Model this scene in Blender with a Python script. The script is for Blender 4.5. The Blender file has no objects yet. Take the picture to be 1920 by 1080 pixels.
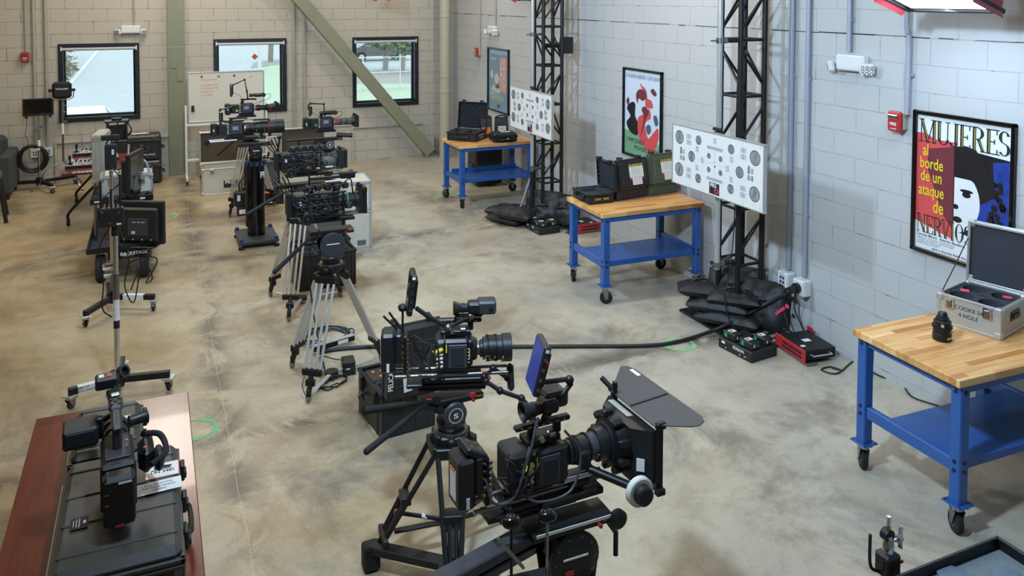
import bpy, math, random
from mathutils import Vector, Matrix, noise
random.seed(7)
C = bpy.context.scene.collection
PI = math.pi
def V(*a): return Vector(a)
# ------------------------------------------------------------------ camera
F, CY, YAW, PIT, ROL = 1525.53, 61.84, 0.417332, 0.042472, 0.0026426
CP = V(-5.23915, -14.79237, 2.98731)
_f = V(math.sin(YAW)*math.cos(PIT), math.cos(YAW)*math.cos(PIT), -math.sin(PIT))
_r = V(math.cos(YAW), -math.sin(YAW), 0); _u = _r.cross(_f)
R3 = math.cos(ROL)*_r + math.sin(ROL)*_u; U3 = -math.sin(ROL)*_r + math.cos(ROL)*_u
def G(px, py, z=0.0):
    """world point at height z seen at a photo pixel (used once, to survey where things stand)"""
    d = R3*((px-960)/F) + U3*(-(py-CY)/F) + _f
    t = (z-CP.z)/d.z
    return CP + d*t
cam = bpy.data.cameras.new('camera'); co = bpy.data.objects.new('camera', cam); C.objects.link(co)
mw = Matrix((( R3.x, U3.x, -_f.x, CP.x), (R3.y, U3.y, -_f.y, CP.y), (R3.z, U3.z, -_f.z, CP.z), (0,0,0,1)))
co.matrix_world = mw
cam.sensor_width = 36; cam.lens = F/1920*36; cam.shift_y = (CY-540)/1920; cam.clip_end = 400
bpy.context.scene.camera = co
# ------------------------------------------------------------------ materials
def lin(h):
    if not isinstance(h, str): return tuple(h)+(1,)
    o = []
    for i in (0,2,4):
        c = int(h[i:i+2],16)/255
        o.append(c/12.92 if c <= .04045 else ((c+.055)/1.055)**2.4)
    return tuple(o)+(1,)
MAT = {}
class NT:
    def __init__(s, m): s.t = m.node_tree; s.n = s.t.nodes; s.l = s.t.links; s.b = s.n['Principled BSDF']
    def new(s, typ, **k):
        n = s.n.new(typ)
        for a, v in k.items():
            if a.startswith('_'): n.inputs[a[1:].replace('_',' ')].default_value = v
            else: setattr(n, a, v)
        return n
    def link(s, a, b): s.l.new(a, b)
    def math(s, op, a, b=None, clamp=False):
        n = s.new('ShaderNodeMath', operation=op, use_clamp=clamp)
        for i, x in enumerate((a, b)):
            if x is None: continue
            if hasattr(x, 'links') or hasattr(x, 'is_output'): s.link(x, n.inputs[i])
            else: n.inputs[i].default_value = x
        return n.outputs[0]
    def mix(s, fac, a, b, typ='MIX'):
        n = s.new('ShaderNodeMixRGB', blend_type=typ)
        for i, x in zip((0,1,2), (fac, a, b)):
            if hasattr(x, 'is_output'): s.link(x, n.inputs[i])
            else: n.inputs[i].default_value = x
        return n.outputs[0]
    def ramp(s, x, stops):
        n = s.new('ShaderNodeValToRGB'); s.link(x, n.inputs[0]); e = n.color_ramp.elements
        while len(e) < len(stops): e.new(.5)
        for k, (p, c) in zip(e, stops): k.position = p; k.color = c if len(c) == 4 else tuple(c)+(1,)
        return n.outputs[0]
    def noise(s, vec, scale, detail=4, rough=.55, dist=0):
        n = s.new('ShaderNodeTexNoise'); s.link(vec, n.inputs['Vector'])
        n.inputs['Scale'].default_value = scale; n.inputs['Detail'].default_value = detail
        n.inputs['Roughness'].default_value = rough; n.inputs['Distortion'].default_value = dist
        return n.outputs['Fac']
    def bump(s, h, strength, dist=.01):
        n = s.new('ShaderNodeBump'); s.link(h, n.inputs['Height'])
        n.inputs['Strength'].default_value = strength; n.inputs['Distance'].default_value = dist
        s.link(n.outputs[0], s.b.inputs['Normal'])
def newmat(name):
    m = bpy.data.materials.new(name); m.use_nodes = True; MAT[name] = m
    return NT(m)
def pm(name, col, rough=.5, metal=0, var=.12, scale=30, bump=.0, emit=None, es=0, coat=0, spec=.5):
    t = newmat(name); c = lin(col); tc = t.new('ShaderNodeTexCoord').outputs['Object']
    n = t.noise(tc, scale, 3)
    lo = tuple(x*(1-var) for x in c[:3])+(1,); hi = tuple(min(1, x*(1+var)) for x in c[:3])+(1,)
    t.link(t.mix(n, lo, hi), t.b.inputs['Base Color'])
    t.link(t.math('ADD', t.math('MULTIPLY', n, .16), rough-.08, True), t.b.inputs['Roughness'])
    t.b.inputs['Metallic'].default_value = metal; t.b.inputs['Coat Weight'].default_value = coat
    t.b.inputs['Specular IOR Level'].default_value = spec
    if bump: t.bump(n, bump, .004)
    if emit:
        t.b.inputs['Emission Color'].default_value = lin(emit); t.b.inputs['Emission Strength'].default_value = es
pm('black_plastic', '17181a', .45); pm('black_metal', '131416', .45, .2); pm('black_gloss', '0a0b0d', .15)
pm('black_case_glare', '3d3d39', .46, 0, .12, 50, .2); pm('black_case', '202123', .42, 0, .15, 60, .25); pm('rim_black', '101112', .4)  # lighter case black for the near table: lid glare put into the colour
pm('dark_grey', '34353a', .5); pm('body_grey', '3c3e42', .45, .4); pm('mid_grey', '6c6e70', .5); pm('lid_grey', '44433f', .6, 0, .1, 20, .1)
pm('foam', '3a3d42', .95, 0, .2, 120, .4, spec=.1); pm('foam_light', '6a6b6a', .95, 0, .2, 90, .4, spec=.1)
pm('rubber', '111213', .8); pm('tyre', '2a2925', .85, 0, .2, 40, .2)
pm('chrome', 'd5d7da', .18, 1, .05); pm('alu', 'bcbdbb', .35, .6, .08); pm('alu_dull', 'b0aea4', .5, .35, .1, 25, .1); pm('steel', '8b8d8f', .35, 1)
pm('tube_beige', 'b5ab98', .4, .25, .08); pm('leg_alu', 'c2c0b8', .35, .35, .06); pm('green_case', '4a5240', .55, 0, .12, 50, .2)
pm('white', 'd8d8d4', .5, 0, .04); pm('paper', 'dcdcd8', .7, 0, .03); pm('off_white', 'c9c6ba', .45, 0, .05); pm('lining_brown', '4f4738', .9, 0, .1, 40, .2, spec=.2); pm('box_white', 'bdb9ab', .55, 0, .14, 6, .05)
pm('white_plastic', 'cdd0d0', .4, 0, .03)
pm('blue', '235497', .38, 0, .08, 8, coat=.1); pm('red', 'a8262a', .4, 0, .06); pm('red_box', '8d1f24', .45, 0, .1)
pm('red_body', '9a3038', .4); pm('orange', 'd9792a', .6, 0, .05); pm('yellow', 'd8c23a', .5, 0, .05); pm('green', '2a9a58', .5); pm('blue_knob', '1c3578', .35)
pm('magenta', 'd0307a', .6); pm('pink_tape', 'd8405a', .6); pm('ink', '16171a', .7); pm('ink_grey', '5a6878', .7); pm('ink_lines', '8d98a6', .7); pm('red_ink', 'c8604c', .7)
pm('nylon', '17181b', .55, 0, .3, 70, .5); pm('cable', '101011', .5); pm('cable_blue', '35506e', .45); pm('brass', 'b08a4a', .35, 1)
pm('column_paint', '7d7f68', .5, 0, .05, 3); pm('conduit_paint', '9c9889', .5, 0, .04, 5); pm('conduit_blue', '979aa6', .5, .2, .04, 5); pm('pipe_paint', 'a9a594', .5, 0, .05, 3)
pm('window_black', '10141a', .4, 0, .1); pm('shade_fabric', 'b9b9b8', .8); pm('sofa_fabric', '3d4043', .95, 0, .25, 150, .4); pm('dark_wood', '1f1714', .5)
pm('carpet_dark', '45474a', .95, 0, .35, 160, .5, spec=.1); pm('carpet_light', '6c777b', .98, 0, .3, 120, .8, spec=.1)
pm('lamp_glow', 'ffffff', .5, emit='e4f2ff', es=14); pm('screen_off', '07080a', .08, 0, .1, 3, coat=.5); pm('screen_blue', '0a1230', .2, emit='3a50b8', es=.8)
pm('screen_display', '101830', .25, emit='9fb4e8', es=.7); pm('lens_glass', '0a0c14', .03, 0, .1, 3, coat=1); pm('paint_green', '78b07a', .7, 0, .3, 60)
pm('poster_red', 'c8494c', .35, 0, .05, 4, coat=.25); pm('poster_white', 'd6d8da', .35, 0, .02, 4, coat=.25); pm('poster_black', '141419', .35, 0, .1, 4, coat=.25)
pm('poster_blue', '1a3684', .35, 0, .9, 16, coat=.25); pm('poster_yellow', 'd8c02c', .35, 0, .05, coat=.25); pm('poster_green', '6f9c78', .35, 0, .15, 5, coat=.25); pm('poster_pale', 'c3cfdb', .35, 0, .03, 4, coat=.25)
pm('poster_teal', '6f90a2', .3, 0, .12, 6, coat=.5); pm('poster_dim', '45586a', .3, 0, .1, 6, coat=.5); pm('poster_orange', 'b0745c', .3, 0, .1, 6, coat=.5); pm('poster_skin', 'b09c90', .3, 0, .08, coat=.5); pm('poster_cream', 'c3bd8e', .3, 0, .05, coat=.5)
pm('poster_maroon', '6a2d35', .35, 0, .3, 60, coat=.25)
pm('bark', '8c857c', .95, 0, .2, 12, .6); pm('asphalt', 'b9bdbf', .95, 0, .08, 1.2); pm('lawn', 'b4c4aa', .98, 0, .2, 9, .5); pm('mulch', 'a39c98', .98, 0, .25, 25, .5)
pm('leaf', '8fa585', .9, 0, .35, 30); pm('leaf_dry', '8d8872', .95, 0, .35, 30); pm('kerb', 'd5d6d4', .9); pm('car_white', 'e0e4e6', .3, 0, .02, coat=.6); pm('car_dark', '3a4047', .3, coat=.6); pm('car_glass', '6d8390', .1)
pm('fence_wire', 'd0d6d8', .5, .5)
def glassmat(name, tint, refl=.06):
    t = newmat(name); out = t.n['Material Output']
    tr = t.new('ShaderNodeBsdfTransparent'); tr.inputs[0].default_value = lin(tint)
    gl = t.new('ShaderNodeBsdfGlossy'); gl.inputs['Roughness'].default_value = .03
    mx = t.new('ShaderNodeMixShader'); lw = t.new('ShaderNodeLayerWeight'); lw.inputs[0].default_value = .25
    n = t.noise(t.new('ShaderNodeTexCoord').outputs['Object'], 2)
    t.link(t.math('ADD', t.math('MULTIPLY', lw.outputs['Fresnel'], .8), t.math('MULTIPLY', n, refl), True), mx.inputs[0])
    t.link(tr.outputs[0], mx.inputs[1]); t.link(gl.outputs[0], mx.inputs[2]); t.link(mx.outputs[0], out.inputs[0])
glassmat('window_glass', 'e6f2f5')
def wall_mat(name, axis, phase, bw, col, col2, dark, g0=.53, g1=.66, jd=.22):
    t = newmat(name); tc = t.new('ShaderNodeTexCoord').outputs['Object']
    sp = t.new('ShaderNodeSeparateXYZ'); t.link(tc, sp.inputs[0])
    cb = t.new('ShaderNodeCombineXYZ'); t.link(sp.outputs[axis], cb.inputs[0])
    t.link(t.math('SUBTRACT', sp.outputs[2], phase-.002), cb.inputs[1])
    # wobble so that the hand-laid joints are not ruler straight
    nz = t.new('ShaderNodeTexNoise'); t.link(tc, nz.inputs['Vector']); nz.inputs['Scale'].default_value = 1.3
    sb = t.new('ShaderNodeVectorMath', operation='SUBTRACT'); t.link(nz.outputs['Color'], sb.inputs[0]); sb.inputs[1].default_value = (.5,.5,.5)
    sc = t.new('ShaderNodeVectorMath', operation='SCALE'); t.link(sb.outputs[0], sc.inputs[0]); sc.inputs['Scale'].default_value = .018
    ad = t.new('ShaderNodeVectorMath', operation='ADD'); t.link(cb.outputs[0], ad.inputs[0]); t.link(sc.outputs[0], ad.inputs[1])
    b = t.new('ShaderNodeTexBrick'); t.link(ad.outputs[0], b.inputs['Vector'])
    b.inputs['Scale'].default_value = 1; b.inputs['Mortar Size'].default_value = .0045; b.inputs['Mortar Smooth'].default_value = .25
    b.inputs['Brick Width'].default_value = bw; b.inputs['Row Height'].default_value = .2032
    fac = b.outputs['Fac']
    n1 = t.noise(tc, .8, 5); n2 = t.noise(tc, 5, 5, .7); n3 = t.noise(tc, 140, 2)
    base = t.mix(n1, lin(col), lin(col2))
    # cracks: some joints hold shadowy open gaps, pits are dark specks
    gap = t.math('MULTIPLY', fac, t.ramp(n2, [(g0,(0,0,0)),(g1,(1,1,1))]))
    pits = t.ramp(n3, [(.25,(1,1,1)),(.29,(0,0,0))])
    base = t.mix(t.math('MULTIPLY', fac, jd), base, lin('6a675f'))
    base = t.mix(t.math('MULTIPLY', gap, .75), base, lin(dark))
    base = t.mix(t.math('MULTIPLY', pits, .35), base, lin(dark))
    t.link(base, t.b.inputs['Base Color']); t.b.inputs['Roughness'].default_value = .75
    h = t.math('ADD', t.math('MULTIPLY', fac, -1.0), t.math('MULTIPLY', n3, .12))
    t.bump(t.math('ADD', h, t.math('MULTIPLY', n2, .15)), .8, .008)
wall_mat('block_back', 0, .16, .4064, 'aaa496', 'b2ac9f', '3a3832', .52, .62, .3)
wall_mat('block_right', 1, .0634, .45, 'abacab', 'b5b5b3', '55565c', jd=.06)
def floor_mat():
    t = newmat('concrete'); tc = t.new('ShaderNodeTexCoord').outputs['Object']
    sp = t.new('ShaderNodeSeparateXYZ'); t.link(tc, sp.inputs[0]); x, y = sp.outputs[0], sp.outputs[1]
    n1 = t.noise(tc, .55, 6, .6, .6); n2 = t.noise(tc, 1.0, 9, .66, .35); n3 = t.noise(tc, 4.5, 9, .7, .3); n4 = t.noise(tc, 60, 4)
    # yellower base colour on the left half of the room, greyer on the right half
    grad = t.math('ADD', t.math('MULTIPLY', x, .30), 1.42)
    g = t.math('ADD', grad, t.math('MULTIPLY', t.math('SUBTRACT', n1, .5), 2.2), True)
    c = t.mix(g, lin('9a8560'), lin('9f998d'))
    c = t.mix(t.math('MULTIPLY', t.ramp(n2, [(.38,(0,0,0)),(.62,(1,1,1))]), .6), c, lin('bfb49c'))
    c = t.mix(t.math('MULTIPLY', t.ramp(n3, [(.48,(0,0,0)),(.74,(1,1,1))]), .55), c, lin('78694f'))
    dk = t.noise(tc, .8, 9, .72, .5)
    c = t.mix(t.math('MULTIPLY', t.ramp(dk, [(.51,(0,0,0)),(.64,(1,1,1))]), .65), c, lin('5f564a'))
    lt = t.noise(tc, 1.5, 9, .78, .6)
    c = t.mix(t.math('MULTIPLY', t.ramp(lt, [(.6,(0,0,0)),(.72,(1,1,1))]), .4), c, lin('cfc6b4'))
    # saw-cut joints with grime gathered along them
    wob = t.math('MULTIPLY', t.math('SUBTRACT', t.noise(tc, 1.1, 3), .5), .05)
    js = None; gr = None
    for s, p in ((x,-4.80),(y,-9.07),(y,-5.02),(x,.9),(x,-9.2)):
        d = t.math('ABSOLUTE', t.math('ADD', t.math('SUBTRACT', s, p), wob))
        j = t.math('LESS_THAN', d, .003); e = t.math('SUBTRACT', 1, t.math('DIVIDE', d, .20), True)
        js = j if js is None else t.math('MAXIMUM', js, j); gr = e if gr is None else t.math('MAXIMUM', gr, e)
    gr = t.math('MULTIPLY', gr, t.ramp(t.noise(tc, 1.6, 6, .7, 1), [(.43,(0,0,0)),(.54,(1,1,1))]))
    c = t.mix(t.math('MULTIPLY', gr, .85), c, lin('48433a'))
    c = t.mix(t.math('MULTIPLY', js, .4), c, lin('bfb197'))
    sw = t.new('ShaderNodeTexNoise'); t.link(tc, sw.inputs['Vector']); sw.inputs['Scale'].default_value = 2.4; sw.inputs['Detail'].default_value = 6; sw.inputs['Distortion'].default_value = 1.0
    c = t.mix(.12, c, t.ramp(sw.outputs['Fac'], [(.35,(.3,.3,.3)),(.65,(.68,.68,.68))]), 'OVERLAY')
    c = t.mix(.16, c, n4, 'OVERLAY')
    t.link(c, t.b.inputs['Base Color'])
    t.link(t.math('ADD', t.math('MULTIPLY', n2, .35), .20), t.b.inputs['Roughness'])
    t.bump(t.math('SUBTRACT', t.math('MULTIPLY', n3, .3), js), .12, .004)
floor_mat()
def wood_mat(name, cols, w, axis, rough=.4):
    t = newmat(name); tc = t.new('ShaderNodeTexCoord').outputs['Object']
    sp = t.new('ShaderNodeSeparateXYZ'); t.link(tc, sp.inputs[0])
    a, b = (sp.outputs[0], sp.outputs[1]) if axis == 0 else (sp.outputs[1], sp.outputs[0])
    row = t.math('FLOOR', t.math('DIVIDE', b, w))
    cb = t.new('ShaderNodeCombineXYZ'); t.link(row, cb.inputs[1])
    t.link(t.math('FLOOR', t.math('ADD', t.math('MULTIPLY', a, 2.1), t.math('MULTIPLY', row, .37))), cb.inputs[0])
    wn = t.new('ShaderNodeTexWhiteNoise'); t.link(cb.outputs[0], wn.inputs['Vector'])
    base = t.ramp(wn.outputs['Value'], [(i/(len(cols)-1), lin(c)) for i, c in enumerate(cols)])
    st = t.new('ShaderNodeCombineXYZ'); t.link(t.math('MULTIPLY', a, 1.5), st.inputs[0]); t.link(t.math('MULTIPLY', b, 26), st.inputs[1]); t.link(t.math('MULTIPLY', sp.outputs[2], 26), st.inputs[2])
    n = t.noise(st.outputs[0], 1.5, 5, .6, .6)
    t.link(t.mix(.45, base, t.ramp(n, [(.3,(.3,.26,.2)),(.7,(.8,.78,.74))]), 'OVERLAY'), t.b.inputs['Base Color'])
    t.b.inputs['Roughness'].default_value = rough; t.b.inputs['Coat Weight'].default_value = .15
wood_mat('butcher_block', ['c08a52','d8a86c','a9713a','dfb47c','c89455'], .045, 0)
wood_mat('cherry', ['5d2517','6b2c1b','57210f'], .2, 1, .25)
# ------------------------------------------------------------------ mesh builder
def basis(d):
    d = Vector(d).normalized(); a = V(0,0,1) if abs(d.z) < .9 else V(1,0,0)
    x = a.cross(d).normalized(); return x, d.cross(x), d
def spline(pts, n=6):
    P = [Vector(p) for p in pts]
    if len(P) < 3: return P
    P = [2*P[0]-P[1]]+P+[2*P[-1]-P[-2]]; o = []
    for i in range(1, len(P)-2):
        for k in range(n):
            t = k/n; a, b, c, d = P[i-1:i+3]
            o.append(.5*((2*b)+(c-a)*t+(2*a-5*b+4*c-d)*t*t+(3*b-a-3*c+d)*t**3))
    return o+[P[-2]]
class MB:
    def __init__(s, m='black_plastic', M=None): s.v=[]; s.f=[]; s.mi=[]; s.slots=[]; s.cur=m; s.M=M or Matrix()
    def use(s, m): s.cur = m; return s
    def at(s, loc=(0,0,0), rx=0, ry=0, rz=0):
        s.M = Matrix.Translation(Vector(loc)) @ Matrix.Rotation(rz,4,'Z') @ Matrix.Rotation(ry,4,'Y') @ Matrix.Rotation(rx,4,'X'); return s
    def add(s, vs, fs):
        if s.cur not in s.slots: s.slots.append(s.cur)
        k = s.slots.index(s.cur); o = len(s.v)
        s.v += [s.M @ Vector(p) for p in vs]; s.f += [tuple(i+o for i in f) for f in fs]; s.mi += [k]*len(fs); return s
    def box(s, c, d, b=.0, rz=0, rx=0, ry=0):
        h = [x/2 for x in d]; b = min(b, min(h)*.95); c = Vector(c)
        R = Matrix.Rotation(rz,3,'Z') @ Matrix.Rotation(ry,3,'Y') @ Matrix.Rotation(rx,3,'X')
        if b <= 0:
            vs = [c+R@V(x*h[0],y*h[1],z*h[2]) for x in (-1,1) for y in (-1,1) for z in (-1,1)]
            return s.add(vs, [(0,1,3,2),(4,6,7,5),(0,4,5,1),(2,3,7,6),(0,2,6,4),(1,5,7,3)])
        vs = []; id = {}
        for x in (-1,1):
            for y in (-1,1):
                for z in (-1,1):
                    for a in range(3):
                        p = [x*(h[0]-b), y*(h[1]-b), z*(h[2]-b)]; p[a] = (x,y,z)[a]*h[a]
                        id[x,y,z,a] = len(vs); vs.append(c+R@Vector(p))
        fs = []
        for a in range(3):
            u, w = [q for q in range(3) if q != a]
            for sg in (-1,1):
                q = []
                for su, sw in ((-1,-1),(1,-1),(1,1),(-1,1)):
                    k = [0,0,0]; k[a]=sg; k[u]=su; k[w]=sw; q.append(id[k[0],k[1],k[2],a])
                fs.append(q if (sg > 0) == (a != 1) else q[::-1])
        for a in range(3):
            u, w = [q for q in range(3) if q != a]
            for su in (-1,1):
                for sw in (-1,1):
                    k = [0,0,0]; k[u]=su; k[w]=sw; k[a]=-1; k2 = list(k); k2[a]=1
                    q = [id[(*k,u)], id[(*k2,u)], id[(*k2,w)], id[(*k,w)]]
                    fs.append(q if (su*sw > 0) == (a != 1) else q[::-1])
        for x in (-1,1):
            for y in (-1,1):
                for z in (-1,1):
                    q = [id[x,y,z,0], id[x,y,z,1], id[x,y,z,2]]; fs.append(q if x*y*z > 0 else q[::-1])
        return s.add(vs, fs)
    def cyl(s, a, b, r, r2=None, n=14, cap=True):
        a, b = Vector(a), Vector(b); r2 = r if r2 is None else r2
        x, y, _ = basis(b-a); vs = []
        for i in range(n):
            t = 2*PI*i/n; d = x*math.cos(t)+y*math.sin(t); vs += [a+d*r, b+d*r2]
        fs = [(2*i, 2*((i+1)%n), 2*((i+1)%n)+1, 2*i+1) for i in range(n)]
        if cap: fs += [tuple(2*i for i in reversed(range(n))), tuple(2*i+1 for i in range(n))]
        return s.add(vs, fs)
    def lathe(s, a, ax, prof, n=24, cap=True):
        a = Vector(a); x, y, d = basis(ax); vs = []; m = len(prof)
        for t, r in prof:
            for i in range(n):
                q = 2*PI*i/n; vs.append(a+d*t+(x*math.cos(q)+y*math.sin(q))*r)
        fs = [(k*n+i, k*n+(i+1)%n, (k+1)*n+(i+1)%n, (k+1)*n+i) for k in range(m-1) for i in range(n)]
        if cap: fs += [tuple(reversed(range(n))), tuple((m-1)*n+i for i in range(n))]
        return s.add(vs, fs)
    def tube(s, pts, r, n=8, sm=5, closed=False):
        P = spline(pts, sm) if sm and len(pts) > 2 else [Vector(p) for p in pts]
        vs = []; m = len(P); x = None
        for k, p in enumerate(P):
            d = (P[min(k+1,m-1)]-P[max(k-1,0)]).normalized()
            if x is None: x = basis(d)[0]
            x = (x-d*x.dot(d))
            x = x.normalized() if x.length > 1e-5 else basis(d)[0]
            y = d.cross(x)
            for i in range(n): q = 2*PI*i/n; vs.append(p+(x*math.cos(q)+y*math.sin(q))*r)
        fs = [(k*n+i, k*n+(i+1)%n, (k+1)*n+(i+1)%n, (k+1)*n+i) for k in range(m-1) for i in range(n)]
        fs += [tuple(reversed(range(n))), tuple((m-1)*n+i for i in range(n))]
        return s.add(vs, fs)
    def bar(s, a, b, w, h, bev=0, up=(0,0,1)):
        a, b = Vector(a), Vector(b); d = b-a; L = d.length; d.normalize(); u = Vector(up)
        y = u.cross(d)
        if y.length < 1e-4: y = V(0,1,0).cross(d)
        y.normalize(); z = d.cross(y); old = s.M
        s.M = old @ Matrix(((d.x,y.x,z.x,(a.x+b.x)/2),(d.y,y.y,z.y,(a.y+b.y)/2),(d.z,y.z,z.z,(a.z+b.z)/2),(0,0,0,1)))
        s.box((0,0,0), (L,w,h), bev); s.M = old; return s
    def ball(s, c, r, sc=(1,1,1), n=14, m=9):
        c = Vector(c); vs = [c+V(0,0,r*sc[2])]
        for j in range(1, m):
            p = PI*j/m
            for i in range(n): q = 2*PI*i/n; vs.append(c+V(math.sin(p)*math.cos(q)*r*sc[0], math.sin(p)*math.sin(q)*r*sc[1], math.cos(p)*r*sc[2]))
        vs.append(c-V(0,0,r*sc[2])); fs = [(0,1+i,1+(i+1)%n) for i in range(n)]
        for j in range(m-2):
            for i in range(n): fs.append((1+j*n+i, 1+(j+1)*n+i, 1+(j+1)*n+(i+1)%n, 1+j*n+(i+1)%n))
        l = len(vs)-1; fs += [(l, 1+(m-2)*n+(i+1)%n, 1+(m-2)*n+i) for i in range(n)]
        return s.add(vs, fs)
    def prism(s, poly, z0, z1, f=None):
        """poly in 2D, extruded z0..z1; f maps (x,y,z)->point"""
        f = f or (lambda x,y,z: V(x,y,z)); n = len(poly)
        vs = [f(x,y,z0) for x,y in poly]+[f(x,y,z1) for x,y in poly]
        return s.add(vs, [tuple(reversed(range(n))), tuple(range(n,2*n))]+[(i,(i+1)%n,n+(i+1)%n,n+i) for i in range(n)])
    def flat(s, poly, f): return s.add([f(*p) for p in poly], [tuple(range(len(poly)))])
    def disc(s, c, ax, r, n=20):
        x, y, d = basis(ax); c = Vector(c)
        return s.add([c+(x*math.cos(2*PI*i/n)+y*math.sin(2*PI*i/n))*r for i in range(n)], [tuple(range(n))])
    def grid(s, nx, ny, f):
        vs = [Vector(f(i/nx, j/ny)) for j in range(ny+1) for i in range(nx+1)]
        return s.add(vs, [(j*(nx+1)+i, j*(nx+1)+i+1, (j+1)*(nx+1)+i+1, (j+1)*(nx+1)+i) for j in range(ny) for i in range(nx)])
    def text(s, body, origin, ux, uy, h, wscale=1.0, align='LEFT', bold=0.0, maxw=None):
        """flat lettering: origin = baseline start, ux/uy = world axes, h = cap height"""
        vs, fs = glyphs(body, bold)
        if not vs: return s
        w = max(p[0] for p in vs); k = h/.72; sx = k*wscale
        if maxw and w*sx > maxw: sx = maxw/w
        off = {'LEFT':0,'CENTER':-w*sx/2,'RIGHT':-w*sx}[align]
        ux, uy, o = Vector(ux).normalized(), Vector(uy).normalized(), Vector(origin)
        return s.add([o+ux*(p[0]*sx+off)+uy*(p[1]*k) for p in vs], fs)
    def mesh(s, name, smooth=True):
        me = bpy.data.meshes.new(name); me.from_pydata([tuple(p) for p in s.v], [], s.f)
        for m in s.slots: me.materials.append(MAT[m])
        me.polygons.foreach_set('material_index', s.mi)
        me.update()
        if smooth:
            me.polygons.foreach_set('use_smooth', [True]*len(s.f)); me.set_sharp_from_angle(angle=math.radians(32))
        return me
    def put(s, name, parent=None, label=None, smooth=True):
        o = bpy.data.objects.new(name, s.mesh(name, smooth)); C.objects.link(o)
        if parent is not None: o.parent = parent
        if label: o['label'] = label
        return o
_gl = {}
def glyphs(body, bold=0):
    k = (body, bold)
    if k in _gl: return _gl[k]
    cu = bpy.data.curves.new('t', 'FONT'); cu.body = body; cu.size = 1; cu.resolution_u = 3; cu.offset = bold
    o = bpy.data.objects.new('t', cu); me = o.to_mesh()
    vs = [tuple(v.co[:2]) for v in me.vertices]; fs = [tuple(p.vertices) for p in me.polygons]
    o.to_mesh_clear(); bpy.data.objects.remove(o); bpy.data.curves.remove(cu)
    _gl[k] = (vs, fs); return _gl[k]
def thing(name, label, cat, loc=(0,0,0), rz=0, group=None, rx=0, ry=0):
    o = bpy.data.objects.new(name, None); C.objects.link(o); o.empty_display_size = .05
    o.location = loc; o.rotation_euler = (rx,ry,rz); o['label'] = label; o['category'] = cat
    if group: o['group'] = group
    return o
def tag(o, label, cat, group=None, loc=None, rz=None):
    o['label'] = label; o['category'] = cat
    if group: o['group'] = group
    if loc is not None: o.location = loc
    if rz is not None: o.rotation_euler = (0,0,rz)
    return o
def struct(o, loc=None):
    o['kind'] = 'structure'
    if loc is not None: o.location = loc
    return o
def dup(root, loc, rz, label, rx=0):
    r = root.copy(); C.objects.link(r); r.location = loc; r.rotation_euler = (rx,0,rz); r['label'] = label
    for ch in list(root.children):
        c = ch.copy(); C.objects.link(c); c.parent = r
        for g in list(ch.children): d = g.copy(); C.objects.link(d); d.parent = c
    return r
X3, Y3, Z3 = V(1,0,0), V(0,1,0), V(0,0,1)
# ------------------------------------------------------------------ shell
ZC = 5.4; XL = -11.5; YF = -17.5
struct(MB('concrete').box(((XL)/2, YF/2, -.1), (-XL+.4, -YF+.4, .2)).put('floor', smooth=False))
WIN = [(-6.61,-5.43,.98,2.24), (-4.275,-3.06,.975,2.275), (-1.88,-.628,.975,2.267)]
def wall_with_holes():
    m = MB('block_back'); T = .2
    xs = sorted({XL-.2, .2}|{w[0] for w in WIN}|{w[1] for w in WIN})
    for a, b in zip(xs, xs[1:]):
        w = [w for w in WIN if w[0] <= a and b <= w[1]]
        segs = [(0,ZC)] if not w else [(0,w[0][2]),(w[0][3],ZC)]
        for z0, z1 in segs: m.box(((a+b)/2, T/2, (z0+z1)/2), (b-a, T, z1-z0))
    # shallow infilled openings below two of the windows
    return m
struct(wall_with_holes().put('wall_back', smooth=False))
struct(MB('block_right').box((.1, YF/2, ZC/2), (.2, -YF, ZC)).put('wall_right', smooth=False))
struct(MB('block_back').box((XL-.1, YF/2, ZC/2), (.2, -YF, ZC)).put('wall_left', smooth=False))
struct(MB('block_right').box((XL/2, YF-.1, ZC/2), (-XL+.4, .2, ZC)).put('wall_front', smooth=False))
struct(MB('off_white').box((XL/2, YF/2, ZC+.1), (-XL+.4, -YF+.4, .2)).put('ceiling', smooth=False))
# painted-over smooth band above the dark joint on the right wall
m = MB('ink'); 
for k in range(60):
    y = -.2-k*.29; L = random.choice([.12,.22,.3,.29])
    m.box((-.001, y-L/2, 2.705+random.uniform(-.003,.003)), (.003, L, random.uniform(.003,.009)))
struct(m.put('trim_1', smooth=False))
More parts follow.
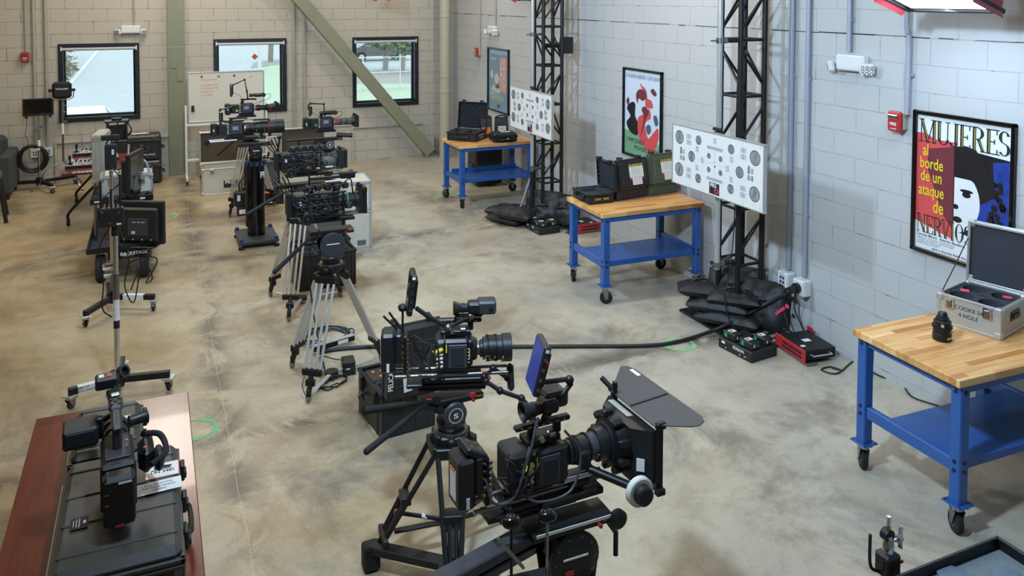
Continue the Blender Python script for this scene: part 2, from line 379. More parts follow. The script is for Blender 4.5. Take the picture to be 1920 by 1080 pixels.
# infill ledge lines of bricked-up openings
m = MB('block_back')
for x0, x1, z in ((-6.66,-4.99,.645),(-1.88,-.55,.595)):
    m.box(((x0+x1)/2, -.018, z+.012), (x1-x0, .036, .024))
    m.box((x0-.008, -.012, z/2), (.03, .024, z)); m.box((x1+.008, -.012, z/2), (.03, .024, z))
struct(m.put('trim_2', smooth=False))
for i, (x0,x1,z0,z1) in enumerate(WIN):
    e = bpy.data.objects.new('window_%d' % (i+1), None); C.objects.link(e); e.location = ((x0+x1)/2, 0, z0); e['kind'] = 'structure'
    w = x1-x0; h = z1-z0; m = MB('window_black'); t = .07
    for (cx, cz, dx, dz) in ((0,t/2,w,t),(0,h-t/2,w,t),(-w/2+t/2,h/2,t,h-2*t),(w/2-t/2,h/2,t,h-2*t)): m.box((cx,.05,cz),(dx,.16,dz),.006)
    for (cx, cz, dx, dz) in ((0,t+.015,w-2*t,.035),(0,h-t-.01,w-2*t,.03),(-w/2+t+.012,h/2,.028,h-2*t),(w/2-t-.012,h/2,.028,h-2*t)): m.box((cx,.13,cz),(dx,.05,dz),.004)
    m.put('window_frame', e)
    MB('window_glass').box((0,.14,h/2),(w-2*t-.02,.006,h-2*t-.02)).put('pane', e, smooth=False)
    m = MB('shade_fabric'); m.cyl((-w/2+.05,-.01,h-.085),(w/2-.05,-.01,h-.085),.028); m.use('white').box((-w/2+.045,-.01,h-.08),(.02,.06,.07),.004); m.box((w/2-.045,-.01,h-.08),(.02,.06,.07),.004)
    m.put('roller_shade', e)
# ------------------------------------------------------------------ outdoors
GZ = -1.3
struct(MB('asphalt').box((-4,50.3,GZ-.1),(130,100,.2)).put('floor_outside', smooth=False))
def tree(x, y, h, r, lab, leaf='leaf', n=700, seed=1):
    t = thing('shade_tree', lab, 'tree', (x,y,GZ), 0, 'trees outside the windows'); rd = random.Random(seed)
    m = MB('bark'); top = h*.42
    m.tube([(0,0,0),(.05,.02,top*.5),(-.03,0,top)], .17, 9); 
    for k in range(7):
        a = k*.9+seed; e = V(math.cos(a)*r*.7, math.sin(a)*r*.7, h*(.6+.05*k)); m.tube([(0,0,top*.85), e*.5+V(0,0,top*.4), e], .06, 6)
    m.put('trunk', t)
    m = MB(leaf)
    for k in range(n):
        a, b, q = rd.random()*2*PI, rd.uniform(-1,1), rd.random()**.4
        s = math.sqrt(1-b*b); c = V(math.cos(a)*s*r*q, math.sin(a)*s*r*q, h*.72+b*q*h*.32)
        R = Matrix.Rotation(rd.random()*6, 3, 'Z') @ Matrix.Rotation(rd.random()*6, 3, 'X'); z = rd.uniform(.10,.22)
        m.add([c+R@V(-z,0,0), c+R@V(0,-z*.5,0), c+R@V(z,0,0), c+R@V(0,z*.5,.04)], [(0,1,2,3)])
    m.put('foliage', t, smooth=False)
# positions: seen through window 3 (mulch beds, trees, parked cars), window 2 (trunk, lamp post), window 1 (road, kerb, shrubs)
def ray(px, y, py=None):
    d = R3*((px-960)/F)+U3*(-((py or 100)-CY)/F)+_f; t = (y-CP.y)/d.y; return CP+d*t
p = G(722,131,GZ); tree(p.x, p.y, 3.0, 1.5, 'shade tree nearest the left side of the right-hand window', n=1500, seed=3)
p = G(753,138,GZ); tree(p.x, p.y, 3.0, 1.35, 'shade tree nearest the right side of the right-hand window', n=1200, seed=5)
p = G(507,117,GZ); tree(p.x, p.y, 7.5, 2.6, 'tree trunk seen through the middle window', n=400, seed=8)
# lawn and mulch
def ground(name, mat, px, z):
    pts = [G(x,y,GZ) for x,y in px]; o = MB(mat).prism([(p.x,max(p.y,.35)) for p in pts], GZ-.02, GZ+z).put(name, smooth=False); struct(o)
ground('lawn_ground', 'lawn', [(560,300),(860,300),(860,158),(640,158)], .03)
ground('mulch_bed', 'mulch', [(640,158),(860,158),(860,131),(640,134)], .035)
ground('lawn_strip', 'lawn', [(430,300),(559,300),(559,118),(505,124),(470,138)], .028)
ground('mulch_ring', 'mulch', [(470,128),(545,119),(545,110),(480,117)], .04)
p0, p1 = G(130,160,GZ), G(187,92,GZ)
m = MB('kerb'); m.bar(p0-(p1-p0)*.3, p0+(p1-p0)*1.1, .2, .16); struct(m.put('kerb', smooth=False))
# shrubs on the verge left of the kerb
rd = random.Random(4)
for k in range(7):
    u_ = (.0,.05,.11,.18,.28,.42,.62)[k]; q = p0+(p1-p0)*u_; q.x -= 1.6+u_*4; mm = MB('leaf_dry'); R_ = 1.2+.35*k
    for j in range(900):
        a, b, z = rd.random()*2*PI, rd.random(), rd.random()**.4
        s = math.sqrt(1-b*b); c = V(math.cos(a)*s*R_*z, math.sin(a)*s*R_*z, b*z*R_*.8)
        RR = Matrix.Rotation(rd.random()*6, 3, 'Z') @ Matrix.Rotation(rd.random()*6, 3, 'X'); w = rd.uniform(.08,.2)
        mm.add([c+RR@V(-w,0,0), c+RR@V(0,-w*.5,0), c+RR@V(w,0,0), c+RR@V(0,w*.5,.02)], [(0,1,2,3)])
    tag(mm.put('shrub', smooth=False), 'pale leafy shrub on the verge seen through the left window, %s from the kerb end' % ['first','second','third','fourth','fifth','sixth','seventh'][k], 'shrub', 'shrubs on the verge', (q.x,q.y,GZ))
def car(name, lab, loc, rz, body):
    t = thing(name, lab, 'car', loc, rz)
    side = [(-2.2,.35),(-2.2,.8),(-1.9,.95),(-1.35,1.0),(-.8,1.42),(.75,1.45),(1.45,1.0),(2.1,.85),(2.25,.6),(2.25,.35)]
    m = MB(body).prism(side, -.85, .85, lambda x,y,z: V(x, z*(1-.1*max(0,y-.95)/.5), y)); m.put('body', t)
    for s in (-1,1):
        MB('car_glass').prism([(-1.2,1.03),(-.76,1.37),(-.02,1.39),(-.02,1.03)], 0, .02, lambda x,y,z,s=s: V(x, s*(.835-.1*(y-.95)/.5+z), y)).put('side_window', t)
        MB('car_glass').prism([(.05,1.03),(.05,1.39),(.7,1.39),(1.25,1.03)], 0, .02, lambda x,y,z,s=s: V(x, s*(.835-.1*(y-.95)/.5+z), y)).put('side_window', t)
    MB('car_glass').add([(-1.36,-.7,1.02),(-1.36,.7,1.02),(-.84,.62,1.41),(-.84,-.62,1.41)], [(0,1,2,3)]).put('rear_window', t)
    MB('car_glass').add([(1.44,-.7,1.03),(1.44,.7,1.03),(.8,.62,1.44),(.8,-.62,1.44)], [(0,1,2,3)]).put('windscreen', t)
    for x in (-1.4,1.4):
        for s in (-1,1): MB('tyre').lathe((x,s*.74,.33),(0,s,0),[(0,.2),(.01,.32),(.16,.33),(.2,.28)]).use('alu').lathe((x,s*.9,.33),(0,s,0),[(0,.19),(.045,.17)]).put('wheel', t)
p = ray(150, 8.2, 195); car('parked_car', 'white car parked close outside the left window', (p.x-.2,8.2,GZ), .12, 'car_white')
p = G(708,113,GZ); car('parked_car', 'dark car parked beyond the trees behind the right window', (p.x,p.y,GZ), .05, 'car_dark')
p = G(668,111,GZ); car('parked_car', 'white car parked beside the dark one beyond the trees', (p.x-1.5,p.y+1,GZ), .05, 'car_white')
p = G(487,135,GZ); t = thing('lamp_post', 'white lamp post outside the middle window', 'lamp post', (p.x,p.y,GZ))
MB('kerb').cyl((0,0,0),(0,0,5),.11,.08).put('post', t); MB('red').box((-.28,-.1,.9),(.26,.03,.26),.01,ry=.78).put('sign_plate', t)
t = thing('chain_link_fence', 'chain link fence on the lawn outside the right window', 'fence', (G(715,170,GZ).x,G(715,170,GZ).y,GZ))
m = MB('fence_wire')
for z in (.12,.85,1.55): m.cyl((-2.8,0,z),(3.2,0,z),.022,n=8)
m.put('rail', t)
for k in range(4): MB('fence_wire').cyl((-2.6+k*1.75,0,0),(-2.6+k*1.75,0,1.65),.035,n=8).put('fence_post', t)
m = MB('fence_wire')
for k in range(64):
    x = -2.8+k*.11
    for s in (-1,1):
        a = x if s > 0 else x; m.bar((a,0,.12),(a+s*1.4 if False else a+s*.7,0,.82),.004,.004); m.bar((a,0,.82),(a+s*.7,0,1.52),.004,.004)
m.put('wire_mesh', t, smooth=False)
# ------------------------------------------------------------------ steelwork and pipes
t = thing('steel_column', 'olive painted steel column standing against the back wall', 'column', (-4.872,-.06,0))
m = MB('column_paint'); m.box((0,0,ZC/2),(.255,.12,ZC),.004); m.put('shaft', t)
MB('column_paint').box((.06,-.066,1.66),(.10,.012,.15),.003).put('cover_plate', t); MB('column_paint').box((-.04,-.066,1.88),(.09,.012,.15),.003).put('cover_plate', t)
MB('pipe_paint').box((0,-.062,2.16),(.25,.006,.01)).put('weld_line', t)
t = thing('diagonal_brace', 'olive steel brace running diagonally down to the corner', 'beam', (-.36,-.3,.24))
m = MB('column_paint'); a, b = V(-.12,0,-.15), V(-4.12,0,4.66)
m.bar(a, b, .1, .215, .006, up=(0,-1,0) if False else (0,0,1)); m.put('box_section', t)
MB('column_paint').box((-.04,.12,-.225),(.34,.32,.03),.004).box((.04,.17,-.06),(.02,.16,.30),.004).put('gusset', t)
t = thing('downpipe', 'thick cream downpipe standing in the corner', 'pipe', (-.25,-.45,0))
MB('pipe_paint').cyl((0,0,0),(0,0,ZC),.10,n=24).put('pipe', t)
for z in (1.22,1.50,2.62): MB('pipe_paint').lathe((0,0,z),(0,0,1),[(0,.1),(.01,.108),(.05,.108),(.06,.1)]).put('coupling', t)
def conduit(lab, pts, r, mat, straps=(), grp=None):
    o = MB(mat).tube(pts, r, 10, 0 if len(pts) == 2 else 4); o = o
    for s in straps: o.box(s, (.06 if abs(s[1]) < .1 else .02, .02 if abs(s[1]) < .1 else .06, .03), .003)
    tag(o.put('conduit'), lab, 'conduit', grp)
conduit('thin conduit dropping to the red alarm on the back wall', [(-7.05,-.02,2.12),(-7.05,-.02,ZC)], .014, 'conduit_paint', [(-7.05,-.012,2.9)], 'conduits on the back wall')
conduit('left one of two conduits running down to the outlet left of the left window', [(-6.94,-.025,.58),(-6.94,-.025,ZC)], .022, 'conduit_paint', [(-6.94,-.012,1.9)], 'conduits on the back wall')
conduit('right one of two conduits running down to the outlet left of the left window', [(-6.775,-.025,.56),(-6.775,-.025,ZC)], .022, 'conduit_paint', [(-6.775,-.012,2.5)], 'conduits on the back wall')
conduit('left conduit of the pair between the middle and right windows', [(-2.93,-.028,.5),(-2.93,-.028,ZC)], .025, 'conduit_paint', [(-2.93,-.012,1.4)], 'conduits on the back wall')
conduit('right conduit of the pair between the middle and right windows', [(-2.75,-.028,.5),(-2.75,-.028,ZC)], .025, 'conduit_paint', [(-2.75,-.012,1.4)], 'conduits on the back wall')
conduit('thin conduit above the emergency light over the left window', [(-5.50,-.02,2.5),(-5.50,-.02,ZC)], .013, 'conduit_paint')
conduit('conduit dropping to the red alarm near the corner', [(-.02,-1.64,2.08),(-.02,-1.64,ZC)], .014, 'conduit_paint', [(-.012,-1.64,2.4)])
conduit('conduit dropping to the emergency light above the first poster', [(-.02,-2.34,2.5),(-.02,-2.34,ZC)], .014, 'conduit_paint', [(-.012,-2.34,2.8)])
conduit('left conduit of the long pair ending at the white wall boxes', [(-.026,-9.19,.56),(-.026,-9.19,ZC)], .024, 'conduit_blue', [(-.012,-9.19,2.3)], 'conduits on the right wall')
conduit('right conduit of the long pair ending at the white wall boxes', [(-.026,-9.385,.56),(-.026,-9.385,ZC)], .024, 'conduit_blue', [(-.012,-9.385,2.3),(-.012,-9.385,1.1)], 'conduits on the right wall')
conduit('conduit dropping to the emergency light right of the big truss', [(-.03,-9.84,2.56),(-.03,-9.84,ZC)], .022, 'conduit_blue', [(-.012,-9.84,2.82)], 'conduits on the right wall')
conduit('bent conduit dropping to the red alarm beside the large poster', [(-.04,-10.42,2.12),(-.04,-10.42,2.7),(-.08,-10.43,3.0),(-.08,-10.43,ZC)], .02, 'conduit_blue', [(-.02,-10.42,2.42)], 'conduits on the right wall')
# ------------------------------------------------------------------ small wall fittings
def wallframe(t, right):   # local x along wall (left->right as seen), -y out of the wall
    t.rotation_euler = (0,0,-PI/2 if right else 0)
def emergency(lab, loc, right):
    t = thing('emergency_light', lab, 'emergency light', loc, 0, 'emergency lights'); wallframe(t, right)
    m = MB('white_plastic'); m.box((0,-.035,0),(.29,.07,.13),.012); m.box((0,-.071,-.03),(.2,.004,.02)); m.put('housing', t)
    for s in (-1,1):
        m = MB('white_plastic').at((s*.175,-.06,-.03), rz=s*.75, rx=.25); m.box((0,-.02,0),(.11,.05,.085),.012)
        for i in range(3):
            for j in range(3): m.use('chrome').lathe((-.033+i*.033,-.044,-.026+j*.026),(0,-1,0),[(0,.004),(.006,.0125)],10,False)
        m.put('lamp_head', t)
emergency('white twin-head emergency light above the left window', (-5.555,0,2.46), False)
emergency('white emergency light on the wall above the first poster', (0,-2.25,2.46), True)
emergency('large white emergency light on the bluish wall right of the big truss', (0,-9.88,2.47), True)
def alarm(lab, loc, right, sc=1):
    t = thing('fire_alarm', lab, 'fire alarm', loc, 0, 'fire alarms'); wallframe(t, right)
    MB('conduit_paint').box((0,-.025,0),(.125,.05,.125),.006).put('back_box', t)
    MB('red').box((0,-.07,0),(.12,.045,.155),.014).use('white').text('FIRE', (0,-.0935,-.03), X3, Z3, .024, align='CENTER', bold=.02).put('housing', t)
    m = MB('chrome').box((0,-.098,.035),(.09,.014,.035),.006); m.put('strobe', t); m = MB('white').text('ALARM' if right else 'PUSH', (0,-.0935,-.062), X3, Z3, .014, align='CENTER'); m.put('lettering', t, smooth=False)
alarm('red fire alarm box on the back wall at the far left', (-7.06,0,2.05), False)
alarm('red alarm strobe on the right wall near the corner', (0,-1.6,2.05), True)
alarm('red FIRE alarm box beside the large red and blue poster', (0,-10.34,2.06), True)
def outlet(name, lab, loc, right, kind=0):
    t = thing(name, lab, 'outlet', loc, 0, 'wall boxes'); wallframe(t, right)
    MB('white_plastic').box((0,-.045,0),(.13,.09,.14),.008).put('box', t)
    m = MB('white'); m.box((0,-.093,0),(.115,.008,.125),.003)
    if kind == 0:
        for i in (-1,1):
            for j in (-1,1): m.use('blue_knob').box((i*.018,-.098,j*.02),(.022,.004,.026),.002)
    else:
        m.use('black_plastic').cyl((0,-.095,0),(0,-.13,0),.045); m.cyl((0,-.13,0),(0,-.2,-.015),.033)
    m.put('cover', t)
outlet('wall_outlet', 'white outlet box with four blue sockets on the right wall', (0,-9.19,.47), True)
outlet('wall_outlet', 'white power box with thick black plug on the right wall', (0,-9.385,.46), True, 1)
outlet('wall_outlet', 'left white outlet box behind the monitor stand', (-6.95,0,.52), False)
outlet('wall_outlet', 'right white outlet box behind the monitor stand', (-6.775,0,.53), False)
# ------------------------------------------------------------------ framed posters on the right wall
def poster(name, lab, y, w, draw, z0=1.11, z1=2.165):
    t = thing(name, lab, 'poster', (0,y,z0), -PI/2, 'framed posters'); h = z1-z0; f = .028
    m = MB('black_gloss')
    for c, d in (((0,-.02,f/2),(w,.036,f)),((0,-.02,h-f/2),(w,.036,f)),((-w/2+f/2,-.02,h/2),(f,.036,h)),((w/2-f/2,-.02,h/2),(f,.036,h))): m.box(c, d, .005)
    m.put('frame', t)
    a, b = w-2*f, h-2*f
    # P maps unit poster coords (0..1, 0..1 from bottom-left) to the print plane, k = layer
    def P(k=0): return lambda x, y: V(-a/2+x*a, -.012-.0006*k, f+y*b)
    m = MB('poster_white'); m.flat([(0,0),(1,0),(1,1),(0,1)], P(0)); draw(m, P, a, b, f); m.put('print', t, smooth=False)
def ell(cx, cy, rx, ry, n=26, a0=0, a1=2*PI): return [(cx+rx*math.cos(a0+(a1-a0)*i/(n-1)), cy+ry*math.sin(a0+(a1-a0)*i/(n-1))) for i in range(n)]
def T(m, P, k, body, x, y, h, b, **kw):  # text by unit coords, cap height h (unit of poster height)
    m.text(body, P(k)(x, y), X3, Z3, h*b, **kw)
# high-contrast display capitals drawn as strokes: (kind, x0,y0,x1,y1) thick/thin
def didone(m, P, k, word, x, y, w, h):
    L = {'M':(1.25,[('n',.12,0,.12,1),('t',.14,1,.62,0),('n',.62,0,1.02,1),('t',1.08,0,1.08,1)]), 'U':(1.0,[('t',.2,.22,.2,1),('n',.82,.2,.82,1),('a',.51,.24,.31,.24,PI,2*PI)]),
         'J':(.6,[('t',.42,.15,.42,1),('a',.24,.15,.2,.17,PI,2*PI)]), 'E':(.85,[('t',.22,0,.22,1),('h',.22,.0,.78,0),('h',.22,1,.75,1),('h',.22,.5,.6,.5),('n',.78,0,.78,.2),('n',.75,.8,.75,1),('n',.6,.4,.6,.6)]),
         'R':(.95,[('t',.22,0,.22,1),('b',.42,.75,.34,.25,-PI/2,PI/2),('h',.22,.5,.5,.5),('h',.22,1,.5,1),('t',.5,.5,.82,0)]), 'S':(.75,[('b',.38,.75,.26,.25,.3,PI*1.5),('b',.38,.25,.28,.25,-PI*.85,PI*.5)]),
         'N':(1.05,[('n',.14,0,.14,1),('t',.16,1,.86,0),('n',.88,0,.88,1)]), 'V':(.95,[('t',.14,1,.46,0),('n',.46,0,.84,1)]), 'I':(.5,[('t',.25,0,.25,1)]), 'O':(1.0,[('b',.5,.5,.36,.5,0,2*PI)])}
    tot = sum(L[c][0] for c in word); s = w/tot; cx = x
    for c in word:
        for st in L[c][1]:
            kd = st[0]
            if kd in 'tnh':
                _, x0,y0,x1,y1 = st; th = {'t':.11,'n':.035,'h':.03}[kd]
                dx, dy = (0,th*.5) if kd == 'h' else (th,0)
                q = [(x0-dx,y0-dy),(x0+dx,y0-dy),(x1+dx,y1+dy),(x1-dx,y1+dy)] if kd != 'h' else [(x0,y0-.02),(x1,y0-.02),(x1,y1+.02),(x0,y1+.02)]
                m.use('ink').flat([(cx+px*s, y+py*h) for px,py in q], P(k))
                if kd == 't': m.use('poster_yellow').flat([(cx+px*s, y+py*h) for px,py in [(x0+.025,y0+.05 if y1>y0 else y0-.05),(x0+.055,y0+.05 if y1>y0 else y0-.05),(x1+.055,y1-.05 if y1>y0 else y1+.05),(x1+.025,y1-.05 if y1>y0 else y1+.05)]], P(k+1))
                if kd in 'tn':
                    for (ax, ay) in ((x0,y0),(x1,y1)):
                        if ay in (0,1): m.use('ink').flat([(cx+px*s, y+py*h) for px,py in [(ax-.19,ay-.018),(ax+.19,ay-.018),(ax+.19,ay+.018),(ax-.19,ay+.018)]], P(k))
            else:
                _, ox,oy,rx,ry,a0,a1 = st; n = 18
                for i in range(n):
                    p, q = a0+(a1-a0)*i/n, a0+(a1-a0)*(i+1)/n
                    tk = lambda u: .02+.085*abs(math.cos(u))
                    m.use('ink').flat([(cx+(ox+(rx+tk(p))*math.cos(p))*s, y+(oy+(ry+.012)*math.sin(p))*h),(cx+(ox+(rx+tk(q))*math.cos(q))*s, y+(oy+(ry+.012)*math.sin(q))*h),
                        (cx+(ox+(rx-tk(q))*math.cos(q))*s, y+(oy+(ry-.03)*math.sin(q))*h),(cx+(ox+(rx-tk(p))*math.cos(p))*s, y+(oy+(ry-.03)*math.sin(p))*h)], P(k))
        cx += L[c][0]*s
def smooth(pts, n=6):
    o = []; k = len(pts)
    for i in range(k):
        a, b, c, d = (Vector(pts[(i+j)%k]+(0,)) for j in (-1,0,1,2))
        for q in range(n):
            t = q/n; v = .5*((2*b)+(c-a)*t+(2*a-5*b+4*c-d)*t*t+(3*b-a-3*c+d)*t**3); o.append((v.x,v.y))
    return o
def draw3(m, P, a, b, f):
    m.use('poster_red').flat([(0,.20),(.42,.13),(.42,.83),(.2,.83),(.1,.865),(0,.86)], P(1))
    m.use('poster_maroon').flat([(.12,.75),(.42,.80),(.42,.2),(.3,.3),(.2,.48),(.13,.6)], P(2))
    m.use('poster_black').flat([(.42,.80),(.98,.77),(.98,.15),(.42,.20)], P(1))
    m.use('poster_blue').flat([(.82,.74),(.98,.76),(.98,.18),(.6,.17),(.66,.4),(.84,.5)], P(2))
    rd = random.Random(5); m.use('poster_black')
    for k in range(22): m.flat(smooth([(rx+math.cos(a)*rd.uniform(.015,.05), ry+math.sin(a)*rd.uniform(.012,.035)) for rx, ry in [(rd.uniform(.80,.93),rd.uniform(.2,.72))] for a in (0,1.1,2.2,3.3,4.4,5.4)]), P(3))
    # plain generic shapes in the artwork's colours
    m.use('poster_white').flat([(.43,.64)]+[(x,y) for x,y in ell(.43,.42,.27,.23,20,PI/2*.95,-PI/2)], P(3))
    m.use('poster_black').flat([(.42,.80)]+ell(.52,.66,.25,.16,18,PI*.5,-PI*.25)+[(.6,.585),(.42,.585)], P(4))
    m.use('poster_black').flat(ell(.56,.50,.07,.012), P(4)); m.flat(ell(.56,.475,.045,.022), P(4)); m.flat(ell(.45,.375,.03,.018), P(4)); m.flat(ell(.47,.285,.05,.022), P(4))
    didone(m, P, 5, 'MUJERES', .03, .80, .95, .165)
    m.use('poster_yellow')
    for s, x, y, h in (('al',.07,.70,.085),('borde',.04,.605,.085),('de un',.05,.51,.085),('ataque',.03,.405,.085),('de',.20,.29,.095)): T(m, P, 7, s, x, y, h, b, wscale=.68, bold=.012)
    didone(m, P, 5, 'NERVIOS', .02, .125, .6, .13)
    m.use('poster_yellow').flat([(.62,.05),(.75,.05),(.75,.12),(.62,.12)], P(1)); m.use('ink')
    T(m, P, 2, 'Carmen Maura · Antonio Banderas', .02, .095, .02, b, maxw=.6*a, bold=.01)
    for i, s in enumerate(('María Barranco · Rossy de Palma · Guillermo Montesinos','Kiti Manver · Chus Lampreave · Ángel de Andrés López','Juan Lombardero · José Luis Alcaine','Bernardo Bonezzi  José Salcedo')): T(m, P, 2, s, .03, .077-i*.014, .0095, b, maxw=.85*a)
    T(m, P, 2, 'guión y dirección Pedro Almodóvar', .2, .012, .017, b, maxw=.7*a, bold=.01)
poster('framed_poster', 'large framed poster in red, black and blue with yellow words, above the near workbench', -10.86, .79, draw3)
def draw2(m, P, a, b, f):
    m.use('poster_pale').flat([(0,0),(1,0),(1,1),(0,1)], P(1)); m.use('poster_green').flat([(0,0),(1,0),(1,.2),(.7,.19),(.4,.25),(0,.28)], P(2))
    m.use('ink_grey'); T(m, P, 3, 'KATHARINE HEPBURN · CARY GRANT', .03, .91, .045, b, maxw=.94*a)
    # loose abstract shapes in the artwork's colours, not the artwork itself
    m.use('poster_black').flat(smooth([(.05,.36),(.16,.26),(.36,.24),(.42,.36),(.30,.46),(.30,.60),(.20,.62),(.06,.54),(.16,.45)]), P(3)); m.use('poster_maroon').flat(smooth([(.04,.62),(.10,.67),(.13,.62),(.09,.57)]), P(3))
    m.use('poster_red').flat(smooth([(.38,.44),(.52,.50),(.68,.58),(.73,.48),(.58,.40),(.66,.24),(.78,.30),(.92,.38),(.93,.24),(.76,.07),(.58,.12),(.40,.24)]), P(4))
    m.flat(smooth([(.42,.86),(.48,.84),(.60,.79),(.64,.70),(.74,.68),(.78,.60),(.60,.60),(.56,.72)]), P(4)); m.use('poster_maroon').flat(smooth([(.32,.72),(.42,.79),(.58,.77),(.60,.70),(.50,.66),(.40,.68),(.36,.62)]), P(5)); m.flat(smooth([(.48,.56),(.58,.60),(.68,.54),(.60,.46),(.56,.38),(.46,.24),(.54,.46)]), P(5)); m.flat(smooth([(.72,.80),(.80,.82),(.88,.77),(.84,.74),(.76,.76)]), P(5)); m.use('poster_dim').flat(smooth([(.80,.50),(.88,.52),(.93,.44),(.86,.40)]), P(5)); m.flat(smooth([(.60,.36),(.70,.40),(.74,.33),(.66,.28)]), P(5))
    m.use('ink'); T(m, P, 6, "L'IMPOSSIBLE", .06, .14, .055, b, maxw=.5*a); T(m, P, 6, 'MONSIEUR BÉBÉ', .28, .065, .055, b, maxw=.68*a)
poster('framed_poster', 'framed pale poster with red and black figures above the middle bench', -6.768, .82, draw2)
def draw1(m, P, a, b, f):
    m.use('poster_teal').flat([(0,0),(1,0),(1,1),(0,1)], P(1)); m.use('poster_dim').flat([(.08,.3),(.93,.3),(.93,.93),(.08,.93)], P(2))
    m.use('poster_orange').flat([(.55,.32),(.9,.3),(.9,.88),(.58,.88)], P(3))
    m.use('poster_cream')
    for cx, cy in ((.78,.82),(.64,.7),(.78,.7),(.78,.55),(.66,.6),(.78,.42)): m.flat(ell(cx,cy,.045,.018,5), P(4))
    T(m, P, 4, 'STEWART', .12, .82, .045, b, wscale=.8, bold=.02, maxw=.4*a); T(m, P, 4, 'REAR WINDOW', .1, .16, .09, b, wscale=.6, bold=.02, maxw=.8*a); T(m, P, 4, 'ALFRED HITCHCOCK', .4, .92, .02, b, maxw=.5*a)
    m.use('poster_skin').flat(ell(.42,.52,.12,.09), P(4)); m.flat(ell(.17,.58,.08,.07), P(4)); m.flat([(.1,.32),(.6,.28),(.55,.42),(.3,.42)], P(4)); m.use('poster_black').flat(ell(.45,.39,.12,.035), P(5))
    m.use('poster_dim').flat([(.44,.03),(.58,.03),(.58,.1),(.44,.1)], P(3))
poster('framed_poster', 'framed teal and orange poster behind the far workbench', -2.455, .89, draw1)
# ------------------------------------------------------------------ workbenches (long side away from the wall)
def caster(m_parent, x, y, z, r, rz, name='caster', w=.04, brake=True):
    m = MB('alu').at((x,y,0), rz=rz)
    m.box((0,0,z-.008),(.085,.085,.012),.003); m.cyl((0,0,z-.012),(0,0,z-.035),.028)
    for s in (-1,1): m.use('steel').prism([(-.03,z-.035),(.035,z-.035),(.024,r-.004),(.018,r-.012),(.006,r-.012),(.0,r-.004)], s*(w/2+.006), s*(w/2+.010), lambda a,b,c: V(a,c,b))
    m.cyl((.012,-w/2-.014,r),(.012,w/2+.014,r),.008)
    if brake: m.use('steel').box((.05,0,r+.035),(.05,w,.006),.002, ry=.5)
    c = m.put(name, m_parent)
    m = MB('rubber').at((x,y,0), rz=rz); m.lathe((.012,-w/2,r),(0,1,0),[(0,r*.55),(.002,r*.92),(.008,r),(w-.008,r),(w-.002,r*.92),(w,r*.55)],24); m.use('dark_grey').lathe((.012,-w/2-.001,r),(0,1,0),[(0,.03),(w+.002,.03)],14)
    m.put('wheel', c); return c
def workbench(label, loc, rz, lip=False):
    t = thing('workbench', label, 'workbench', loc, rz, 'rolling workbenches'); L, W, H = 1.2, .765, .9
    MB('butcher_block').box((0,0,H-.022),(L,W,.044),.003).put('tabletop', t)
    for sx in (-1,1):
        for sy in (-1,1):
            x, y = sx*(L/2-.065), sy*(W/2-.045)
            m = MB('blue').box((x,y,.515),(.07,.07,.68),.006); m.box((x,y,.178),(.12,.12,.008),.002); m.use('steel')
            for a in (-1,1):
                for b in (-1,1): m.cyl((x+a*.046,y+b*.046,.18),(x+a*.046,y+b*.046,.188),.009,n=6)
            m.use('ink')
            for z in (.82,.37,.42): m.cyl((x-.04*1,y,z),(x-.032,y,z),.011,n=8); m.cyl((x,y-.04,z),(x,y-.032,z),.011,n=8)
            m.put('leg', t); caster(t, x, y, .174, .062, random.uniform(-2,2))
    m = MB('blue')
    for sy in (-1,1): m.box((0,sy*(W/2-.04),.83),(L-.2,.035,.05),.004)
    for sx in (-1,1): m.box((sx*(L/2-.06),0,.83),(.035,W-.16,.05),.004)
    m.put('apron', t)
    for sx in (-1,1): MB('blue').box((sx*(L/2-.062),0,.385),(.04,W-.16,.075),.005).put('stringer', t)
    m = MB('blue').box((0,-.09,.405),(L-.16,.50,.012),.003); m.box((0,-.335,.385),(L-.16,.014,.05),.003)
    if lip: m.box((0,.155,.435),(L-.16,.012,.07),.003)
    m.put('shelf', t); return t
workbench('near blue workbench with butcher block top, carrying the four-hole lens case', (-.612,-11.43,0), -.03)
workbench('middle blue workbench with butcher block top, carrying black and green cases', (-.672,-7.65,0), -.02)
workbench('far blue workbench with butcher block top, near the room corner', (-.70,-3.69,0), 0, True)
